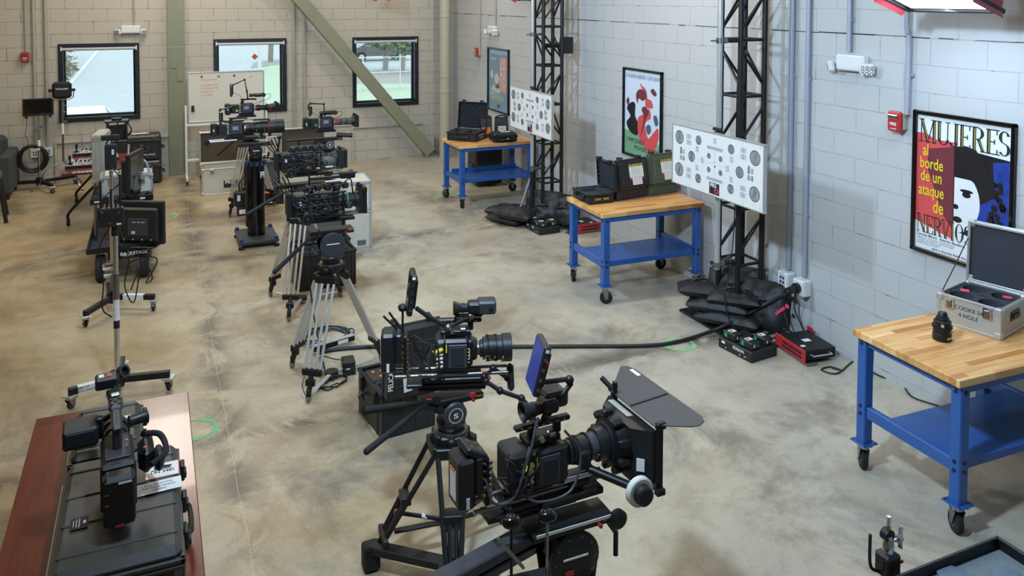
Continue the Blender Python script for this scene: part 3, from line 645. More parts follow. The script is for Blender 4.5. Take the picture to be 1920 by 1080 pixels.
# ------------------------------------------------------------------ cases
def shell(m, L, W, z0, z1, t=.012, open_up=True, b=.02):
    zb = z0 if open_up else z1-t
    m.box((0,0,(z0+t/2) if open_up else (z1-t/2)),(L,W,t),.004); h = z1-z0
    for s in (-1,1): m.box((s*(L/2-t/2),0,(z0+z1)/2),(t,W,h),.004); m.box((0,s*(W/2-t/2),(z0+z1)/2),(L-2*t,t,h),.004)
def eggcrate(m, L, W, z, n, up=1):
    nx, ny = min(int(L/.005),100), min(int(W/.005),84)
    k = 2*PI*n/L
    m.grid(nx, ny, lambda u, v: V((u-.5)*L, (v-.5)*W, z+up*.022*math.sin(k*u*L)*math.sin(k*v*W)))
def hard_case(label, loc, rz, L, W, Hb, Hl, ang=None, mat='black_case', foam='tray', latch=2, ribs=3, group=None, holes=(3,2), handle=True, cat='case', name='hard_case', side_handle=False, fmat='foam', rx=0):
    t = thing(name, label, cat, loc, rz, group, rx=rx)
    m = MB(mat)
    if ang is None: m.box((0,0,Hb/2),(L-.02,W-.02,Hb),.03)
    else: shell(m, L-.016, W-.016, 0, Hb)
    m.use('rim_black' if mat == 'black_case' else mat)
    if ang is None: m.box((0,0,Hb-.012),(L,W,.022),.006)
    else:
        for s in (-1,1): m.box((s*(L/2-.012),0,Hb-.011),(.024,W,.022),.004); m.box((0,s*(W/2-.012),Hb-.011),(L,.024,.022),.004)
    m.use(mat)
    for k in range(ribs):
        x = (k+.5)/ribs*L-L/2
        for s in (-1,1):
            for o in (-.25,.25): m.box((x+o*L/ribs, s*(W/2-.008), Hb/2-.01),(.014,.014,Hb-.04),.004)
    for s in (-1,1):
        for y in (-.3,.3): m.box((s*(L/2-.008), y*W, Hb/2-.01),(.014,.03,Hb-.04),.004)
    m.put('base', t)
    H = Matrix.Translation((0,W/2,Hb)) @ Matrix.Rotation(-(ang or 0),4,'X') @ Matrix.Translation((0,-W/2,0))
    m = MB(mat, H)
    if ang is None: m.box((0,0,Hl/2),(L-.02,W-.02,Hl),.026)
    else: shell(m, L-.016, W-.016, 0, Hl, open_up=False)
    for s in (-1,1): m.box((s*(L/2-.01),0,.010),(.02,W,.02),.004); m.box((0,s*(W/2-.01),.010),(L,.02,.02),.004)
    for k in (-.36,-.12,.12,.36):
        m.box((k*L,0,Hl),(.012,W-.05,.010),.003); 
    if ang is not None:
        for s in (-1,1): m.box((0,s*(W*.30),Hl+.001),(L-.05,.010,.010),.003)
    lid = m.put('lid', t)
    if ang is not None and foam in ('tray','egg','dark'):
        m = MB(fmat, H)
        if foam == 'dark': m.box((0,0,Hl*.6),(L-.05,W-.05,.02),.004)
        else: eggcrate(m, L-.05, W-.05, Hl*.5, max(4,int(L/.052)), -1)
        m.put('lid_foam', lid)
    if ang is not None:
        m = MB('foam'); a, b = L-.045, W-.045; nx, ny = holes; bw = .03
        m.box((0,0,Hb*.3),(a,b,Hb*.5))
        for i in range(nx+1): m.box((-a/2+bw/2+(a-bw)*i/nx,0,Hb*.7),(bw,b,Hb*.45),.003)
        for j in range(ny+1): m.box((0,-b/2+bw/2+(b-bw)*j/ny,Hb*.7),(a,bw,Hb*.45),.003)
        m.put('foam_insert', t)
    for k in range(latch):
        x = (-.3+.6*k/(latch-1))*L if latch > 1 else 0
        if ang is None: m = MB('black_plastic').box((x,-W/2-.008,Hb),(.055,.02,.075),.006); m.box((x,-W/2-.02,Hb-.012),(.045,.01,.03),.003)
        else: m = MB('black_plastic', H).box((x,-W/2-.012,.0),(.05,.02,.06),.006); m.box((x,-W/2-.022,-.02),(.04,.012,.03),.003)
        m.put('latch', t)
    if handle:
        m = MB('rim_black').tube([(-.09,-W/2,Hb*.62),(-.085,-W/2-.03,Hb*.5),(.085,-W/2-.03,Hb*.5),(.09,-W/2,Hb*.62)],.011,8,3); m.use('black_plastic').box((-.09,-W/2-.004,Hb*.62),(.035,.02,.04),.004).box((.09,-W/2-.004,Hb*.62),(.035,.02,.04),.004); m.put('handle', t)
    if side_handle:
        for s in (-1,1):
            m = MB('rim_black'); m.tube([(s*L/2,-W*.2,Hb*.6),(s*(L/2+.035),-W*.18,Hb*.55),(s*(L/2+.035),W*.18,Hb*.55),(s*L/2,W*.2,Hb*.6)],.014,8,3); m.put('side_handle', t)
    MB('steel').cyl((-L*.4,W/2+.004,Hb),(L*.4,W/2+.004,Hb),.005,n=8).put('hinge', t)
    t['_H'] = 0; del t['_H']
    return t, lid, H
def sticker(parent, name, mat, M, w, h, lines=(), ink='ink', d=.0015, label=None):
    """flat label; M places its centre, local x right, y up, z outward"""
    m = MB(mat, M); m.box((0,0,d/2),(w,h,d)); m.use(ink)
    for (s, y, hh, *k) in lines: m.text(s, (k[0] if k else 0, y, d+.0004), X3, Y3, hh, align='CENTER', maxw=w*.92, bold=.01)
    return m.put(name, parent, label, smooth=False)
def face(t, side, off, L, W):   # matrix for a decal on side 'f','b','l','r'
    a = {'f':0,'r':PI/2,'b':PI,'l':-PI/2}[side]
    return Matrix.Rotation(a,4,'Z') @ Matrix.Translation((off[0], -(W/2 if side in 'fb' else L/2)-off[2], off[1])) @ Matrix.Rotation(PI/2,4,'X')
S3 = Matrix.Translation
# on the far bench
BZ = .9
t, lid, H = hard_case('open black case with egg-crate lid foam on the far workbench', (-.99,-3.56,BZ), -.76, .48, .40, .13, .055, 1.70, holes=(2,1), group='open lens cases')
sticker(t, 'stencil', 'black_plastic', face(t,'r',(0,.06,-.004),.48,.40), .24, .08, [('NIGHT VISION',.008,.024),('UNIT USE',-.03,.024)], 'white')
t, lid, H = hard_case('closed black case lying on the far workbench under the chart', (-.56,-3.93,BZ), -.12, .37, .26, .09, .045, None, latch=2)
sticker(t, 'paper_label', 'paper', S3((.03,-.01,.1405)), .14, .07, [('UNIT 2',0,.02)])
sticker(t, 'plate', 'white', face(t,'f',(.03,.05,.01),.37,.26), .03, .025)
def upright(label, loc, rz, mat, w, d, h, lm, lines, grp=None, lw=.13, lh=.1):
    t = thing('hard_case', label, 'case', loc, rz, grp)
    m = MB(mat).prism([(-d/2,0),(d/2,0),(d/2,h*.55),(d*.3,h*.96),(-d*.3,h*.96),(-d/2,h*.55)], -w/2, w/2, lambda a,b,c: V(c,a,b)); m.use('rim_black').box((0,0,h*.5),(w+.012,.025,h*.98),.006); m.put('body', t)
    m = MB('rim_black'); m.tube([(-.06,0,h*.95),(-.055,0,h*1.06),(.055,0,h*1.06),(.06,0,h*.95)],.010,8,3); m.put('handle', t)
    for s in (-1,1): MB('black_plastic').box((s*w*.36,0,h*.97),(.04,.05,.05),.006).put('latch', t)
    sticker(t, 'paper_label', lm, S3((0,-d/2-.0005,h*.36)) @ Matrix.Rotation(PI/2,4,'X'), lw, lh, lines)
upright('black case with orange label standing behind the open case on the far workbench', (-.66,-3.50,BZ), -.25, 'black_case', .17, .13, .30, 'orange', [('CAMERA',.02,.014),('BAG',-.004,.012),('1ST ASSISTANT',-.034,.010)], 'upright black cases on the far bench')
upright('black case with grey label standing between the poster and the far chart', (-.43,-3.56,BZ), -.25, 'black_case', .19, .13, .30, 'off_white', [('LENS KIT',.02,.012)], 'upright black cases on the far bench', .12, .13)
# big dark bin below far bench
t = thing('wheeled_bin', 'large black equipment bin on the floor beneath the far workbench', 'bin', (-.37,-2.75,0), 0)
MB('black_case').box((0,0,.38),(.46,.4,.7),.03).put('body', t); MB('rim_black').box((0,0,.75),(.5,.44,.05),.015).put('lid', t)
for z in (.3,.62): MB('black_plastic').box((-.245,0,z),(.03,.2,.10),.01).put('latch', t)
MB('rubber').lathe((-.1,-.05,.03),(1,0,0),[(0,.02),(.005,.03),(.025,.03),(.03,.02)]).put('wheel', t)
# on the middle bench
t, lid, H = hard_case('small open black case marked GWE TAPE at the bench end, on the middle workbench', (-1.07,-7.48,BZ), -PI/2-.03, .38, .30, .10, .05, 1.5, holes=(1,1), group='open lens cases')
sticker(t, 'stencil', 'black_plastic', face(t,'r',(0,.05,-.003),.38,.30), .2, .045, [('GWE  TAPE',-.012,.024)], 'yellow')
t, lid, H = hard_case('open black case with paper tags on its raised lid, on the middle workbench', (-.70,-7.47,BZ), PI+.15, .42, .30, .12, .05, 1.35, holes=(2,1), handle=False, group='tagged cases with raised lids')
# tags on outer lid face: lid local frame
def lidtags(lid, H, Hl, col2):
    M = H @ S3((0,0,Hl+.007)) @ Matrix.Rotation(PI,4,'Z')
    m = MB('paper', M @ S3((.03,.02,0))).box((0,0,0),(.19,.13,.0015)); m.use('yellow').box((0,.058,.001),(.19,.025,.0015)); m.use('ink')
    for k in range(6): m.box((-.085+k*.034,.058,.0018),(.012,.025,.0006), rz=.5)
    m.use('ink_lines')
    for k in range(5): m.box((0,.03-k*.016,.001),(.11,.002,.0006))
    m.put('paper_tag', lid, smooth=False)
    m = MB(col2, M @ S3((.03,-.055,0))).box((0,0,-.0005),(.19,.02,.0015)); m.use('paper').box((0,-.03,.001),(.13,.075,.0015)); m.use('ink_lines')
    for k in range(4): m.box((0,-.01-k*.014,.002),(.09,.002,.0006))
    m.put('pink_tag', lid, smooth=False)
lidtags(lid, H, .05, 'magenta')
t, lid, H = hard_case('open olive green case with paper tags on its raised lid, on the middle workbench', (-.28,-7.42,BZ), PI+.12, .40, .32, .12, .06, 1.35, mat='green_case', holes=(2,1), handle=False, group='tagged cases with raised lids')
lidtags(lid, H, .06, 'pink_tape')
MB('red').box((-.20,.17,.07),(.012,.03,.06),.003).put('tape_tab', t)
# flight case for lenses on near bench
def flight_case(label, loc, rz, L, W, Hb, Hl, ang, body='alu_dull', edge='alu', inner='foam', name='flight_case', latches=2, balls=True, insert=True, rx=0):
    t = thing(name, label, 'flight case', loc, rz, rx=rx)
    m = MB(body)
    if ang is None: m.box((0,0,Hb/2),(L,W,Hb),.003)
    else: shell(m, L, W, 0, Hb, .01)
    m.use(edge)
    for sx in (-1,1):
        for sy in (-1,1): m.box((sx*(L/2-.008),sy*(W/2-.008),Hb/2),(.022,.022,Hb),.003)
    for z in (.008,Hb-.008):
        for s in (-1,1): m.box((0,s*(W/2-.006),z),(L,.018,.018),.003); m.box((s*(L/2-.006),0,z),(.018,W,.018),.003)
    if balls:
        for sx in (-1,1):
            for sy in (-1,1):
                for z in (.02,Hb-.02): m.box((sx*(L/2-.014),sy*(W/2-.014),z),(.045,.045,.045),.008)
    m.put('base', t)
    H = S3((0,W/2,Hb)) @ Matrix.Rotation(-(ang or 0),4,'X') @ S3((0,-W/2,0))
    m = MB(body, H)
    if ang is None: m.box((0,0,Hl/2),(L,W,Hl),.003)
    else: shell(m, L, W, 0, Hl, .01, open_up=False)
    m.use(edge)
    for z in (.006,Hl-.006):
        for s in (-1,1): m.box((0,s*(W/2-.006),z),(L,.018,.016),.003); m.box((s*(L/2-.006),0,z),(.018,W,.016),.003)
    if balls:
        for sx in (-1,1):
            for sy in (-1,1): m.box((sx*(L/2-.014),sy*(W/2-.014),Hl-.02),(.045,.045,.045),.008)
    lid = m.put('lid', t)
    if ang is not None: MB(inner, H).box((0,0,Hl*.55),(L-.03,W-.03,Hl*.4),.003).put('lid_foam', lid)
    for k in range(latches):
        x = (-.3+.6*k/max(1,latches-1))*L if latches > 1 else 0
        m = MB('chrome').box((x,-W/2-.006,Hb-.045),(.055,.01,.075),.003); m.use('steel').box((x,-W/2-.014,Hb-.05),(.03,.012,.045),.003); m.cyl((x-.015,-W/2-.016,Hb-.03),(x+.015,-W/2-.016,Hb-.03),.006); m.put('latch', t)
    for s in (-1,1):
        m = MB('dark_grey').box((s*(L/2+.003),0,Hb*.6),(.006,.13,.06),.003); m.use('rim_black').box((s*(L/2+.012),0,Hb*.6),(.012,.10,.02),.004); m.put('side_handle', t)
    return t, lid, H
# near bench: front faces the camera side, lid raised away
t, lid, H = flight_case('silver four-hole lens flight case with raised lid on the near workbench', (-.36,-11.295,BZ), -1.34, .38, .40, .19, .05, 1.60)
m = MB('foam').box((0,0,.05),(.35,.37,.07))
for cx in (-.11,.11):
    for cy in (-.095,.095):
        pass
R_ = .075
n = 24
def holed(m, L, W, z0, z1, hs, r):
    # slab with round wells: cells of square plates around circles
    for cx, cy, w, h in hs:
        vs = []; fs = []
        for i in range(n):
            a = 2*PI*i/n; c, s = math.cos(a), math.sin(a); q = max(abs(c)/(w/2), abs(s)/(h/2)); vs += [V(cx+c/q, cy+s/q, z1), V(cx+c*r, cy+s*r, z1), V(cx+c*r, cy+s*r, z0)]
        for i in range(n):
            j = (i+1)%n; fs += [(3*i,3*j,3*j+1,3*i+1),(3*i+1,3*j+1,3*j+2,3*i+2)]
        m.add(vs, fs)
holed(m, .35, .37, .08, .178, [(sx*.0875,sy*.0925,.175,.185) for sx in (-1,1) for sy in (-1,1)], .07); m.put('foam_insert', t)
m = MB('ink', face(t,'f',(-.0,.095,.0006),.38,.40)); m.text('COOKE S4',(0,.022,.001),X3,Y3,.026,align='CENTER'); m.text('4-HOLE',(0,-.022,.001),X3,Y3,.026,align='CENTER'); m.put('stencil', t, smooth=False)
MB('pink_tape').box((-.11,.0,.181),(.05,.05,.004),.001, rz=.5).box((.11,.09,.181),(.05,.04,.004),.001, rz=.3).put('pink_tab', t)
MB('rim_black').tube([(-.175,-.17,.20),(-.18,-.0,.32),(-.18,.19,.48)],.004,6,0).put('lid_stay', t)
# lens standing on the near bench
t = thing('camera_lens', 'black cine lens standing upright on the near workbench', 'lens', (-.825,-11.37,BZ), .3)
m = MB('black_metal').lathe((0,0,0),(0,0,1),[(0,.05),(.003,.054),(.04,.054),(.043,.051),(.075,.051),(.078,.055),(.092,.055),(.096,.046),(.105,.046),(.108,.05),(.118,.05),(.122,.04),(.14,.036),(.142,.03),(.165,.026),(.172,.02)],32)
m.use('black_plastic')
for k in range(40): a = 2*PI*k/40; m.box((.055*math.cos(a),.055*math.sin(a),.085),(.005,.003,.012), rz=a)
m.put('barrel', t)
m = MB('lens_glass').ball((0,0,.168),.019,(1,1,.45)); m.put('rear_element', t)
m = MB('yellow')
for k in range(5): m.box((-.035+k*.014,-.0548+.0035*abs(k-2),.025),(.008,.003,.012))
m.use('green').box((.02,-.05,.055),(.04,.004,.003)); m.box((-.01,-.0525,.06),(.02,.004,.003)); m.put('scale_marks', t)
MB('chrome').box((-.046,-.02,.1),(.012,.02,.02),.003).put('release', t)
# ------------------------------------------------------------------ trusses with resolution charts
def truss(label, loc, plate, h=ZC):
    t = thing('lighting_truss', label, 'truss', loc, 0, 'box trusses'); s = .135
    for sx in (-1,1):
        for sy in (-1,1): MB('black_metal').cyl((sx*s,sy*s,.02),(sx*s,sy*s,h),.025,n=14).put('chord', t)
    m = MB('black_metal'); st = .51; k = 0; z = .58
    while z < h-.2:
        z2 = z+st
        m.cyl((-s,-s,z),(-s,s,z),.014,n=8); m.cyl((-s,-s,z),(s,-s,z),.014,n=8)
        m.cyl((s,-s,z),(s,s,z),.014,n=8); m.cyl((-s,s,z),(s,s,z),.014,n=8)
        for (a, b) in (((-s,-s),(s,-s)),((s,-s),(s,s)),((-s,s),(s,s)),((-s,-s),(-s,s))):
            p, q = (a, b) if (k % 2) == (a[0] == b[0]) else (b, a); m.cyl((p[0],p[1],z+.09),(q[0],q[1],z2-.09),.013,n=8)
        z = z2; k += 1
    m.put('lacing', t)
    MB('black_metal').box((plate[0],plate[1],.012),(.61,.61,.022),.004).put('base_plate', t); return t
truss('near black truss tower behind the nearer resolution chart', (-.30,-8.86,0), (-.06,.12))
truss('far black truss tower behind the farther resolution chart', (-.47,-5.21,0), (0,.12))
def star(m, cx, cy, r, n, k, Pm):
    m.use('ink'); a = ell(cx,cy,r,r,33)[:-1]; b = ell(cx,cy,r*.9,r*.9,33)[:-1]
    for i in range(32): j = (i+1)%32; m.flat([a[i],a[j],b[j],b[i]], Pm(k))
    for i in range(n):
        t0, t1 = 2*PI*i/n, 2*PI*(i+.5)/n
        m.flat([(cx,cy),(cx+.89*r*math.cos(t0),cy+.89*r*math.sin(t0)),(cx+.89*r*math.cos(t1),cy+.89*r*math.sin(t1))], Pm(k))
def chart(label, loc, rz, logo):
    t = thing('resolution_chart', label, 'test chart', loc, rz, 'resolution charts'); W, H = 1.25, .55
    MB('white').box((0,.008,H/2),(W,.02,H),.001).put('board', t, smooth=False)
    m = MB('alu')
    for c, d in (((0,.01,0),(W+.02,.035,.012)),((0,.01,H),(W+.02,.035,.012)),((-W/2,.01,H/2),(.012,.035,H)),((W/2,.01,H/2),(.012,.035,H))): m.box(c, d, .002)
    m.put('frame', t)
    P = lambda k: (lambda x, y: V((x-.5)*W, -.0026-.0005*k, y*H)); m = MB('ink')
    Pq = lambda k: (lambda x, y: V(x*H+(-W/2), -.0026-.0005*k, y*H))
    A = W/H
    for x, y, r, n in ((.085,.80,.115,36),(.085,.25,.115,36),(.915,.78,.115,36),(.915,.24,.115,36),(.315,.83,.075,48),(.315,.2,.075,48),(.675,.82,.075,48),(.675,.2,.075,48),(.235,.53,.09,44),(.765,.5,.09,44),(.435,.62,.045,36),(.565,.62,.045,36),(.435,.40,.045,36),(.565,.40,.045,36)): star(m, x*A, y, r, n, 1, Pq)
    def bars(cx, cy, w, h, n, vert, mat):
        m.use(mat)
        for i in range(n):
            if vert: x = cx-w/2+w*(i+.25)/n; m.flat([(x,cy-h/2),(x+w/n*.5,cy-h/2),(x+w/n*.5,cy+h/2),(x,cy+h/2)], Pq(1))
            else: y = cy-h/2+h*(i+.25)/n; m.flat([(cx-w/2,y),(cx+w/2,y),(cx+w/2,y+h/n*.5),(cx-w/2,y+h/n*.5)], Pq(1))
    for x in (.12,.87):
        bars(x*A-.03, .58, .06, .12, 4, 1, 'ink'); bars(x*A+.045, .57, .045, .08, 5, 0, 'ink'); bars(x*A+.045, .46, .05, .08, 4, 1, 'ink'); bars(x*A-.03, .46, .06, .08, 4, 0, 'ink')
    for x, y in ((.2,.8),(.2,.24),(.8,.8),(.8,.22)):
        for i in (-1,0,1):
            for j in (-1,1): bars(x*A+i*.045, y+j*.05, .038, .08, 7, (i+j)%2, 'ink_lines')
    for x, y in ((.5,.88),(.5,.14),(.3,.68),(.3,.37),(.68,.66),(.68,.35),(.36,.52),(.64,.5)):
        for i in (-1,1):
            for j in (-1,1): bars(x*A+i*.02, y+j*.024, .034, .04, 5, (i+j)%4 == 0, 'ink_lines')
    for y in (.76,.26): bars(.5*A, y, .40, .05, 40, 1, 'ink_lines'); 
    for i in range(6):
        for j in (-1,1): bars(.5*A, .5+j*(.06+i*.03), .016, .016, 3, 0, 'ink_lines'); bars((.5+j*(.03+i*.02))*A, .51, .016, .016, 3, 1, 'ink_lines')
    m.use('ink').flat([(1.14-.02,.5),(1.135,.55),(1.15,.55)], Pq(1)); m.flat([(1.145,.5),(1.12,.46),(1.17,.47)], Pq(1))
    for x in (.03,.97,.2,.8):
        for y in (.04,.955): m.flat(ell(x*A,y,.007,.007,9), Pq(1))
    m.put('test_pattern', t, smooth=False)
    m = MB('ink', S3((.0,-.0035,.065))).box((0,0,0),(.135,.002,.10)); m.use('white').text('PRG',(-.055,-.0018,.012),X3,Z3,.034,bold=.03,maxw=.09)
    m.use('magenta')
    for i in range(20):
        a, b = 2*PI*i/20, 2*PI*(i+1)/20; f = lambda u, r: V(.033+r*math.cos(u)*1.1,-.0018,-.018+r*math.sin(u)*.8)
        m.add([f(a,.028),f(b,.028),f(b,.015),f(a,.015)],[(0,1,2,3)])
    m.put('maker_plate', t, smooth=False)
    MB('black_plastic').box((.0,.045,H-.02),(.1,.05,.07),.008).box((-.03,.05,H+.03),(.12,.03,.03),.008).put('clamp', t)
    return t
chart('nearer white resolution chart with star targets beside the middle workbench', (-.755,-9.06,1.262), -PI/2, 0)
chart('farther white resolution chart with star targets hung over the far workbench', (-.80,-5.36,1.257), -PI/2, 0)
# poles
t = thing('chrome_pole', 'chrome pole clamped to the near truss behind the chart', 'pole', (-.66,-8.99,0))
MB('alu').cyl((0,0,.58),(0,0,ZC),.024,n=16).put('tube', t)
for z in (.62,2.62):
    m = MB('steel'); m.lathe((0,0,z-.025),(0,0,1),[(0,.034),(.05,.034)],14); m.box((.05,.02,z),(.08,.05,.05),.008); m.cyl((.02,0,z),(.24,.13,z),.016); m.cyl((-.03,0,z),(-.085,0,z),.008); m.box((-.08,0,z),(.012,.05,.012),.003); m.use('black_metal').cyl((.08,.02,z),(.22,.0,z),.022); m.put('pipe_clamp', t)
t = thing('chrome_pole', 'chrome light stand pole in front of the far truss', 'pole', (-.73,-5.28,0))
MB('alu').cyl((0,0,.75),(0,0,ZC-1.5),.024,n=16).put('tube', t); MB('black_metal').cyl((0,0,.06),(0,0,.76),.03).put('lower_tube', t)
for a in (2.4,1.2): MB('alu').tube([(0,0,.72),(.14*math.cos(a),.14*math.sin(a),.3),(.24*math.cos(a),.24*math.sin(a),.02)],.013,8,0).put('stand_leg', t)
m = MB('steel').lathe((0,0,2.5),(0,0,1),[(0,.034),(.05,.034)],14); m.cyl((0,0,2.52),(.2,.1,2.52),.016); m.cyl((-.02,0,2.52),(-.09,0,2.52),.008); m.put('pipe_clamp', t)
m = MB('steel').lathe((0,0,.74),(0,0,1),[(0,.034),(.07,.034)],14); m.cyl((0,0,.77),(.2,.0,.77),.018); m.put('pipe_clamp', t)
t = thing('motor_box', 'black winch box clamped high on the far truss', 'box', (-.22,-5.25,2.37))
MB('black_plastic').box((0,0,0),(.16,.1,.22),.01).put('housing', t); m = MB('black_metal').cyl((-.35,0,0),(0,0,0),.03); m.use('steel').lathe((-.12,0,0),(1,0,0),[(0,.045),(.04,.045)]); m.put('bracket', t)
# sandbags
def sandbag(label, loc, rz, L, W, H, rx=0, ry=0, seed=1, grp='black sandbags', strap=True):
    t = thing('sandbag', label, 'sandbag', loc, rz, grp, rx=rx, ry=ry)
    def f(u, v):
        a, b = (u-.5)*2, (v-.5)*2
        e = max(0, (1-abs(a)**3.2))*max(0, (1-abs(b)**3.2)); nz = noise.noise(V(a*2.2+seed*7,b*2.2,seed))
        k = 1+.03*noise.noise(V(b*4,a*3,seed+5))
        pinch = 1-.05*(1-abs(b))*(abs(a)**4)
        return V(a*L/2*k, b*W/2*pinch, 0), e, nz
    m = MB('nylon')
    def top(u,v): p,e,nz = f(u,v); q = noise.noise(V(u*9+seed,v*9,seed)); return V(p.x,p.y,H*.5+H*.5*e**.45*(1+.28*nz)+.012*q*e)
    def bot(u,v): p,e,nz = f(u,v); return V(p.x,p.y,H*.5-H*.5*e**.4)
    m.grid(26,20,top); m.grid(26,20,bot); m.put('bag', t)
    m = MB('nylon'); z = H*.96
    if strap: m.tube([(-L*.2,0,z*.97),(-L*.12,.0,z+.03),(L*.12,.02,z+.03),(L*.2,0,z*.97)],.013,6,4); m.put('handle', t)
    MB('red').box((L*.46,W*.25,H*.5),(.04,.02,.012),.003).put('tag', t); return t
B = 'black sandbag '
sandbag(B+'lowest, flat on the plate at the front of the near truss', (-.47,-8.93,.03), -.95, .58, .30, .13, seed=1)
sandbag(B+'second from the floor on the near truss base', (-.50,-8.83,.13), -.85, .56, .32, .13, rx=.05, seed=2)
sandbag(B+'third up, greyest worn one at the left of the near truss base', (-.58,-8.66,.21), -.6, .44, .34, .13, rx=-.12, ry=.05, seed=3)
sandbag(B+'topmost of the flat pile with a red tag, near truss base', (-.43,-8.95,.23), -.8, .46, .26, .11, rx=.1, seed=4)
sandbag(B+'slumped upright against the near truss, behind the flat pile', (-.20,-8.72,.22), -.9, .52, .46, .24, rx=1.15, seed=5)
sandbag(B+'hanging over the right foot of the near truss', (-.14,-9.03,.19), -1.1, .46, .42, .2, rx=1.1, seed=6)
sandbag(B+'lowest one with a red tag left of the far truss foot', (-.93,-4.95,.0), -1.1, .55, .32, .12, seed=7)
sandbag(B+'on top of the pile left of the far truss foot', (-.86,-5.12,.09), -1.0, .55, .36, .16, rx=.06, seed=8)
sandbag(B+'rearmost of the flat pile left of the far truss foot', (-.88,-4.72,.03), -.7, .5, .3, .13, rx=-.1, seed=9)
sandbag(B+'slumped upright against the far truss', (-.50,-5.22,.21), -.8, .5, .44, .22, rx=1.2, seed=10)
sandbag(B+'slumped at the wall side of the far truss', (-.28,-5.42,.19), -1.0, .46, .42, .2, rx=1.15, seed=11)
# chargers with batteries
def battery(label, loc, rz, grp):
    t = thing('camera_battery', label, 'battery', loc, rz, grp)
    m = MB('black_plastic').box((0,0,.03),(.10,.145,.06),.008); m.put('body', t)
    MB('white').box((0,.01,.0608),(.06,.05,.001)).use('red').box((-.01,.01,.0615),(.02,.03,.0006)).put('label_plate', t, smooth=False)
    MB('green').box((-.0505,.03,.03),(.002,.03,.035)).put('charge_light', t, smooth=False)
    MB('off_white').box((-.02,-.0735,.03),(.012,.002,.028)).use('lid_grey').box((.015,-.0735,.03),(.035,.002,.018)).put('gauge', t, smooth=False)
def charger(label, loc, rz, word, grp, slots, near):
    t = thing('battery_charger', label, 'charger', loc, rz, 'battery chargers')
    m = MB('black_plastic').box((0,0,.045),(.30,.38,.09),.006); m.put('body', t)
    m = MB('paper', face(t,'l',(0,.05,.0005),.30,.38)); m.text(word,(-.02,0,.001),X3,Y3,.026,bold=.02); m.box((-.13,.012,0),(.04,.02,.001)); m.box((-.1,-.025,0),(.012,.008,.001)); m.box((.06,-.025,0),(.012,.008,.001)); m.box((.12,-.02,0),(.03,.004,.001)); m.put('front_marks', t, smooth=False)
    R = Matrix.Rotation(rz,3,'Z')
    for k, (x, y) in enumerate(slots):
        p = Vector(loc)+R@V(x,y,.09); battery('black camera battery in the %s slot of the %s charger' % (['front left','front right','rear right','rear left'][k], near), p, rz, grp)
charger('black battery charger on the floor before the near truss', (-.655,-9.40,0), .10, 'EDISON', 'batteries on the near charger', [(-.07,.10),(-.07,-.09),(.09,-.08)], 'nearer')
charger('black battery charger on the floor beside the far sandbags', (-.665,-5.47,0), .05, 'IDX', 'batteries on the far charger', [(-.07,.10),(-.07,-.09),(.08,-.09),(.08,.10)], 'farther')
def psu(label, loc, rz, extra):
    t = thing('power_supply', label, 'power supply', loc, rz, 'red and black power supplies')
    MB('black_metal').box((0,0,.075),(.30,.36,.085),.004).put('chassis', t)
    MB('red').box((.158,.16,.10),(.012,.07,.10),.003).put('end_plate', t); m = MB('red').box((-.158,0,.075),(.012,.40,.10),.003); m.use('ink')
    for z in (.055,.09): m.box((-.165,-.03,z),(.003,.26,.016),.001)
    m.put('end_plate', t)
    m = MB('alu').tube([(-.09,-.18,.08),(-.09,-.215,.08),(.09,-.215,.08),(.09,-.18,.08)],.006,8,0); m.put('handle', t)
    MB('steel').box((-.1,.02,.014),(.10,.46,.02),.002).box((.1,.02,.014),(.06,.3,.02),.002).put('floor_rail', t)
    MB('white').box((0,0,.118),(.07,.05,.001)).box((-.1,-.09,.118),(.04,.03,.001)).put('sticker', t, smooth=False)
    return t
psu('red and black power supply on the floor between the near truss and near bench', (-.235,-9.64,0), -.12, 0)
psu('red and black power supply on the floor beneath the middle workbench end', (-.21,-5.66,0), PI/2+.05, 0)
# ------------------------------------------------------------------ cables
def cable(label, pts, r, mat='cable', name='cable', cat='cable', n=8):
    o = MB(mat).tube(pts, r, n, 6).put(name); tag(o, label, cat); return o
def fl(px, py, r=.01): p = G(px,py,r); return (p.x,p.y,r)
cable('thick black power cable curving from the wall plug across the floor', [(-.2,-9.385,.45),G(1475,551,.37),G(1448,564,.31),G(1418,580,.22),G(1388,596,.14),G(1358,611,.08),G(1329,623,.035),fl(1269,641,.016),fl(1210,648,.016),fl(1080,649,.016),fl(950,650,.016),fl(840,650,.016),fl(720,649,.016),fl(640,654,.016),fl(600,660,.016)], .016, n=10)
cable('black cable dropping from the plug box to the red power supply', [(-.12,-9.38,.42),(-.14,-9.40,.28),(-.10,-9.46,.12),(-.12,-9.50,.01),(-.2,-9.56,.01)], .006)
cable('black cable hanging in a kink from the plug box to the floor loops', [(-.13,-9.34,.44),(-.17,-9.28,.3),(-.22,-9.40,.16),(-.2,-9.33,.06),(-.3,-9.30,.01)], .006)
rd = random.Random(9); pts = []
for k in range(34):
    a = k*.62; r = .13+.05*math.sin(k*1.7); pts.append((-.24+r*1.15*math.cos(a)+.05*math.sin(k*.37), -9.36+r*.7*math.sin(a)+.04*math.cos(k*.5), .008+.012*(k%3)))
cable('tangle of black cables on the floor between the truss and red power supply', pts, .006)
cable('thin grey cable running down the near truss and over the sandbags', [(-.42,-8.98,2.9),(-.44,-8.96,2.2),(-.45,-8.96,1.0),(-.55,-9.02,.52),(-.62,-9.05,.34),(-.6,-9.12,.12),(-.5,-9.22,.02),(-.4,-9.28,.01)], .005, 'cable')
